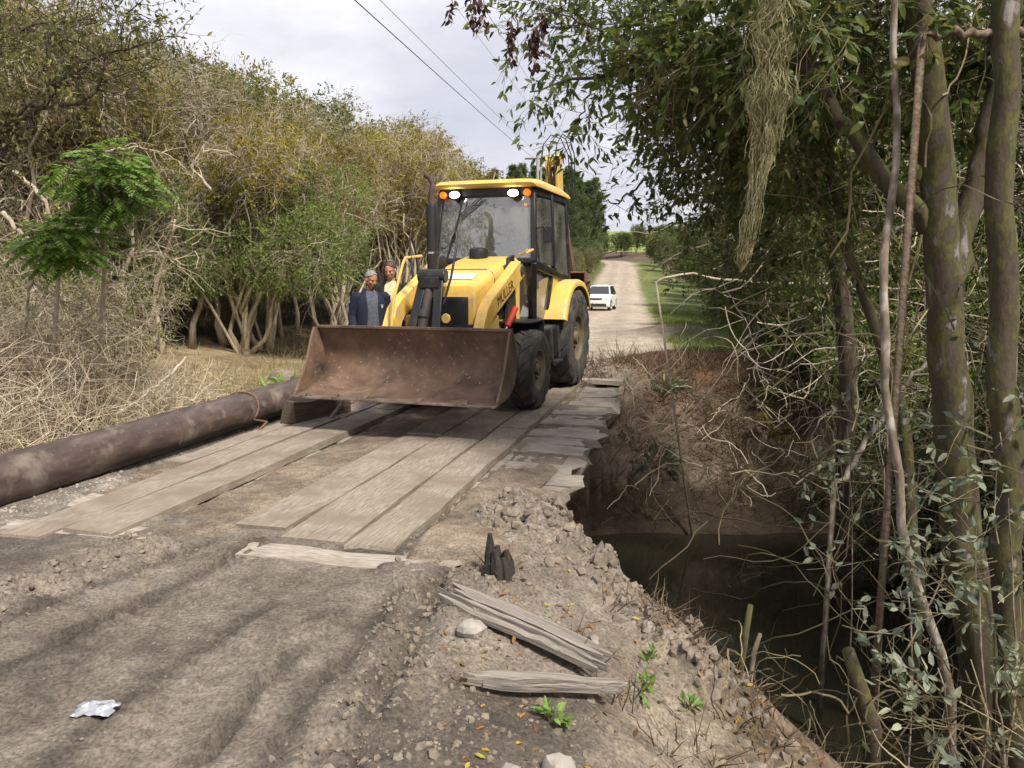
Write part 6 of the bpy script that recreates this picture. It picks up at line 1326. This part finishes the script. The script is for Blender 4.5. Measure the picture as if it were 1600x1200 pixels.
vines(230, ((1.4, 5.5), (11.0, 13.2), (-1.6, .15)), rng, .8, .006, -.05, M['twig_tan'], 'dry stalks and roots on the far creek bank', 'dry_stalks')
vines(150, ((.9, 2.6), (2.9, 4.2), (-1.0, -.35)), rng, .5, .004, -.03, M['twig_olive'], 'dry twigs scattered on the near bank', 'twig_litter')
def small_plant(name, loc, label, cat, mat, n, ln, wd, up=.5, group=None, stem=0):
    root = empty(name, loc); tag(root, label, cat, group); b_ = MB(); d = rng.normal(size=(n, 3)); d[:, 2] = np.abs(d[:, 2])+up; d = nrm(d); P = grow(np.zeros((n, 3)), d, np.full(n, ln*.7), 3, .1, -.05, rng); b_.add(*tubes(P, np.full((n, 4), .002), 3, rng)); b_.build('stems', M['twig_olive'], root, smooth=False)
    c_ = MB(); k = 4; i = np.repeat(np.arange(n), k); q, t = along(P, i, .3+.7*rng.random(len(i))); c_.add(*leaves(q, spread(t, .5+.3*rng.random(len(i)), rng), ln*.5*(.7+.6*rng.random(len(i))), wd, rng, True, .7, .2)); c_.build('leaves', mat, root, smooth=False); return root
def gpt(u, v, z0=0):
    p = gp(u, v, z0)
    for _ in range(12): p = gp(u, v, hz(p[0], p[1]))
    return (p[0], p[1], hz(p[0], p[1]))
for (u, v, lab) in ((1012, 1035, 'small bright green weed beside the end of the split board'), (1000, 1085, 'small green weed just below the grey bark slab'), (860, 1130, 'tiny green seedling in the rubble of the near bank'), (1075, 1110, 'green weed among the dead stalks of the near bank')):
    small_plant('weed', gpt(u, v, -.2), lab, 'weed', M['leaf_bright'], 7, .10, .022)
small_plant('leafy_weed', (-2.95, 10.1, hz(-2.95, 10.1)), 'bright leafy weed growing behind the left end of the bucket', 'weed', M['leaf_bright'], 14, .42, .06)
for (x, y, lab, mt) in ((4.35, 12.3, 'bright green fern on the far creek bank', 'grass_green'), (3.95, 11.9, 'yellowed fern below the green fern on the far bank', 'leaf_yellow')):
    root = empty('fern', (x, y, hz(x, y))); tag(root, lab, 'fern'); c_ = MB(); n = 16 if mt == 'grass_green' else 9; d = rng.normal(size=(n, 3)); d[:, 2] = .5+rng.random(n)*.5; pinnate(c_, np.zeros((n, 3))+rng.normal(size=(n, 3))*.05, nrm(d), rng, .55, 0, 1, 28, (.10, .028)); c_.build('fronds', [M['twig_olive'], M[mt]], root, smooth=False)
small_plant('grey_weed', (2.2, 11.6, hz(2.2, 11.6)), 'grey leaved weed sprawling on the far bank beside the bridge', 'weed', M['leaf_grey'], 26, .5, .035)
small_plant('grey_weed', (2.5, 12.2, hz(2.5, 12.2)), 'grey leaved weed on the far bank just below the red soil', 'weed', M['leaf_grey'], 18, .4, .03)
# stubs standing at the water
for (pts, r, lab, mt) in (([(1158, 1045, 4.7), (1163, 1000, 4.7), (1173, 945, 4.7)], .022, 'thin mossy stake standing at the near water edge', 'bark_moss'), ([(1172, 1060, 4.65), (1178, 1020, 4.65), (1188, 990, 4.65)], .016, 'short pale stake beside the mossy stake at the water', 'bark_lichen'),
                       ([(1365, 1140, 3.9), (1345, 1080, 3.9), (1325, 1015, 3.9)], .04, 'broken mossy stump leaning among twigs on the near bank', 'bark_moss')):
    P = np.array([at(*q) for q in pts]); base = np.array([P[0, 0], P[0, 1], hz(P[0, 0], P[0, 1])]); b_ = MB(); bark_tube(b_, np.concatenate([[(0, 0, -.1)], P-base]), np.array([r*1.15, r*1.1, r, r*.8]), 10); tag(b_.build('wooden_stake' if r < .03 else 'broken_stump', M[mt], loc=base, sharp=None), lab, 'stake' if r < .03 else 'stump')
# tree stump and mound behind the bucket's left end
b_ = MB(); V, F = stone(.30, rng, 1.0); b_.add(V, F); q = (-4.2, 14.0, hz(-4.2, 14.0)+.15); tag(b_.build('tan_boulder', M['clod'], loc=q, sharp=25), 'tan boulder in the dry grass left of the bucket', 'boulder')
# gravel, clods and fallen leaves
_g = (1+5**.5)/2
ICO = (nrm(np.array([(-1, _g, 0), (1, _g, 0), (-1, -_g, 0), (1, -_g, 0), (0, -1, _g), (0, 1, _g), (0, -1, -_g), (0, 1, -_g), (_g, 0, -1), (_g, 0, 1), (-_g, 0, -1), (-_g, 0, 1)])), np.array([(0, 11, 5), (0, 5, 1), (0, 1, 7), (0, 7, 10), (0, 10, 11), (1, 5, 9), (5, 11, 4), (11, 10, 2), (10, 7, 6), (7, 1, 8), (3, 9, 4), (3, 4, 2), (3, 2, 6), (3, 6, 8), (3, 8, 9), (4, 9, 5), (2, 4, 11), (6, 2, 10), (8, 6, 7), (9, 8, 1)]))
OCT = (np.array([(1, 0, 0), (-1, 0, 0), (0, 1, 0), (0, -1, 0), (0, 0, 1), (0, 0, -1.)]), np.array([(0, 2, 4), (2, 1, 4), (1, 3, 4), (3, 0, 4), (2, 0, 5), (1, 2, 5), (3, 1, 5), (0, 3, 5)]))
def pebbles(name, n, f, rlo, rhi, mat, label):
    x, y = f(n); z = height(x, y); ok = z > WATER; x, y, z = x[ok], y[ok], z[ok]; m_ = len(x); V0, F4 = ICO if rhi > .012 else OCT; r = rlo+(rhi-rlo)*rng.random(m_)**6
    s_ = 1+.55*(rng.random((m_, len(V0)))-.5); ax = .55+.6*rng.random((m_, 1, 3)); a = rng.random(m_)*6.28; V = V0[None]*s_[..., None]*ax*r[:, None, None]; c, s2 = np.cos(a)[:, None], np.sin(a)[:, None]
    V = np.stack([V[..., 0]*c-V[..., 1]*s2, V[..., 0]*s2+V[..., 1]*c, V[..., 2]], -1)+np.stack([x, y, z-r*.2], 1)[:, None]; F = (F4[None]+(np.arange(m_)*len(V0))[:, None, None]).reshape(-1, 3)
    b_ = MB(); b_.add(V.reshape(-1, 3), F); return kind(b_.build(name, mat, smooth=False), 'stuff', label)
def f_bank(n): return -.65+np.abs(rng.normal(size=n))*.75, 2.0+rng.random(n)**.8*3.3
def f_road(n): return -4.6+rng.random(n)*4.4, 1.8+rng.random(n)*3.0
def f_ridge(n):
    i = rng.integers(0, 2, n); t = rng.random(n); l = np.array(clodl); l2 = np.array(clod2); u = np.linspace(0, 1, 4)
    return np.where(i == 0, np.interp(t, u, l[:, 0]), np.interp(t, u, l2[:, 0]))+rng.normal(size=n)*.13, np.where(i == 0, np.interp(t, u, l[:, 1]), np.interp(t, u, l2[:, 1]))+rng.normal(size=n)*.1
def f_rim(n):
    x = -.2+rng.random(n)*1.6; return x, np.interp(x, NRX, NRY)-.35+rng.normal(size=n)*.3
def f_strip(n):
    s_ = 1.5+rng.random(n)*8; t_ = -4.5+rng.normal(size=n)*.12; return s_*BX+t_*BY, s_*BY-t_*BX
def f_far(n): return 1.2+rng.random(n)*4, 11.6+rng.random(n)*2.6
pebbles('rubble', 7500, f_bank, .002, .025, M['clod'], 'loose rubble and gravel on the near bank'); pebbles('gravel', 6000, f_road, .0015, .011, M['clod'], 'small gravel scattered over the muddy road')
pebbles('clods', 1500, f_ridge, .004, .03, M['clod'], 'crumbled earth clods along the road ridges'); pebbles('rim_rubble', 3000, f_rim, .004, .05, M['clod'], 'broken lumps of earth along the bank rim')
pebbles('strip_gravel', 3000, f_strip, .004, .022, M['stone'], 'grey gravel strip beside the pipe'); pebbles('bank_clods', 1500, f_far, .01, .06, surf('red_clod', [(.3, (.07, .04, .027)), (.7, (.19, .105, .07))], 7, 5, kind_='World', rough=.95), 'reddish clods on the far bank')
def litter_leaves(name, n, f, label):
    x, y = f(n); z = height(x, y)+.006; d = rng.normal(size=(len(x), 3)); d[:, 2] *= .25; b_ = MB(); b_.add(*leaves(np.stack([x, y, z], 1), d, .045*(.5+.8*rng.random(len(x))), .018, rng, True, .8, .1)); kind(b_.build(name, M['fallen_leaf'], smooth=False), 'stuff', label)
litter_leaves('fallen_leaves', 260, lambda n: (-.3+np.abs(rng.normal(size=n))*.8, 2.0+rng.random(n)*2.3), 'fallen leaves on the near bank'); litter_leaves('leaf_litter', 2600, lambda n: (1.0+rng.random(n)*3, 2.2+rng.random(n)*2.4), 'brown leaf litter on the near creek bank'); litter_leaves('bank_litter', 1500, lambda n: (1.8+rng.random(n)*4.5, 11.3+rng.random(n)*2.6), 'dead leaves on the far creek bank')
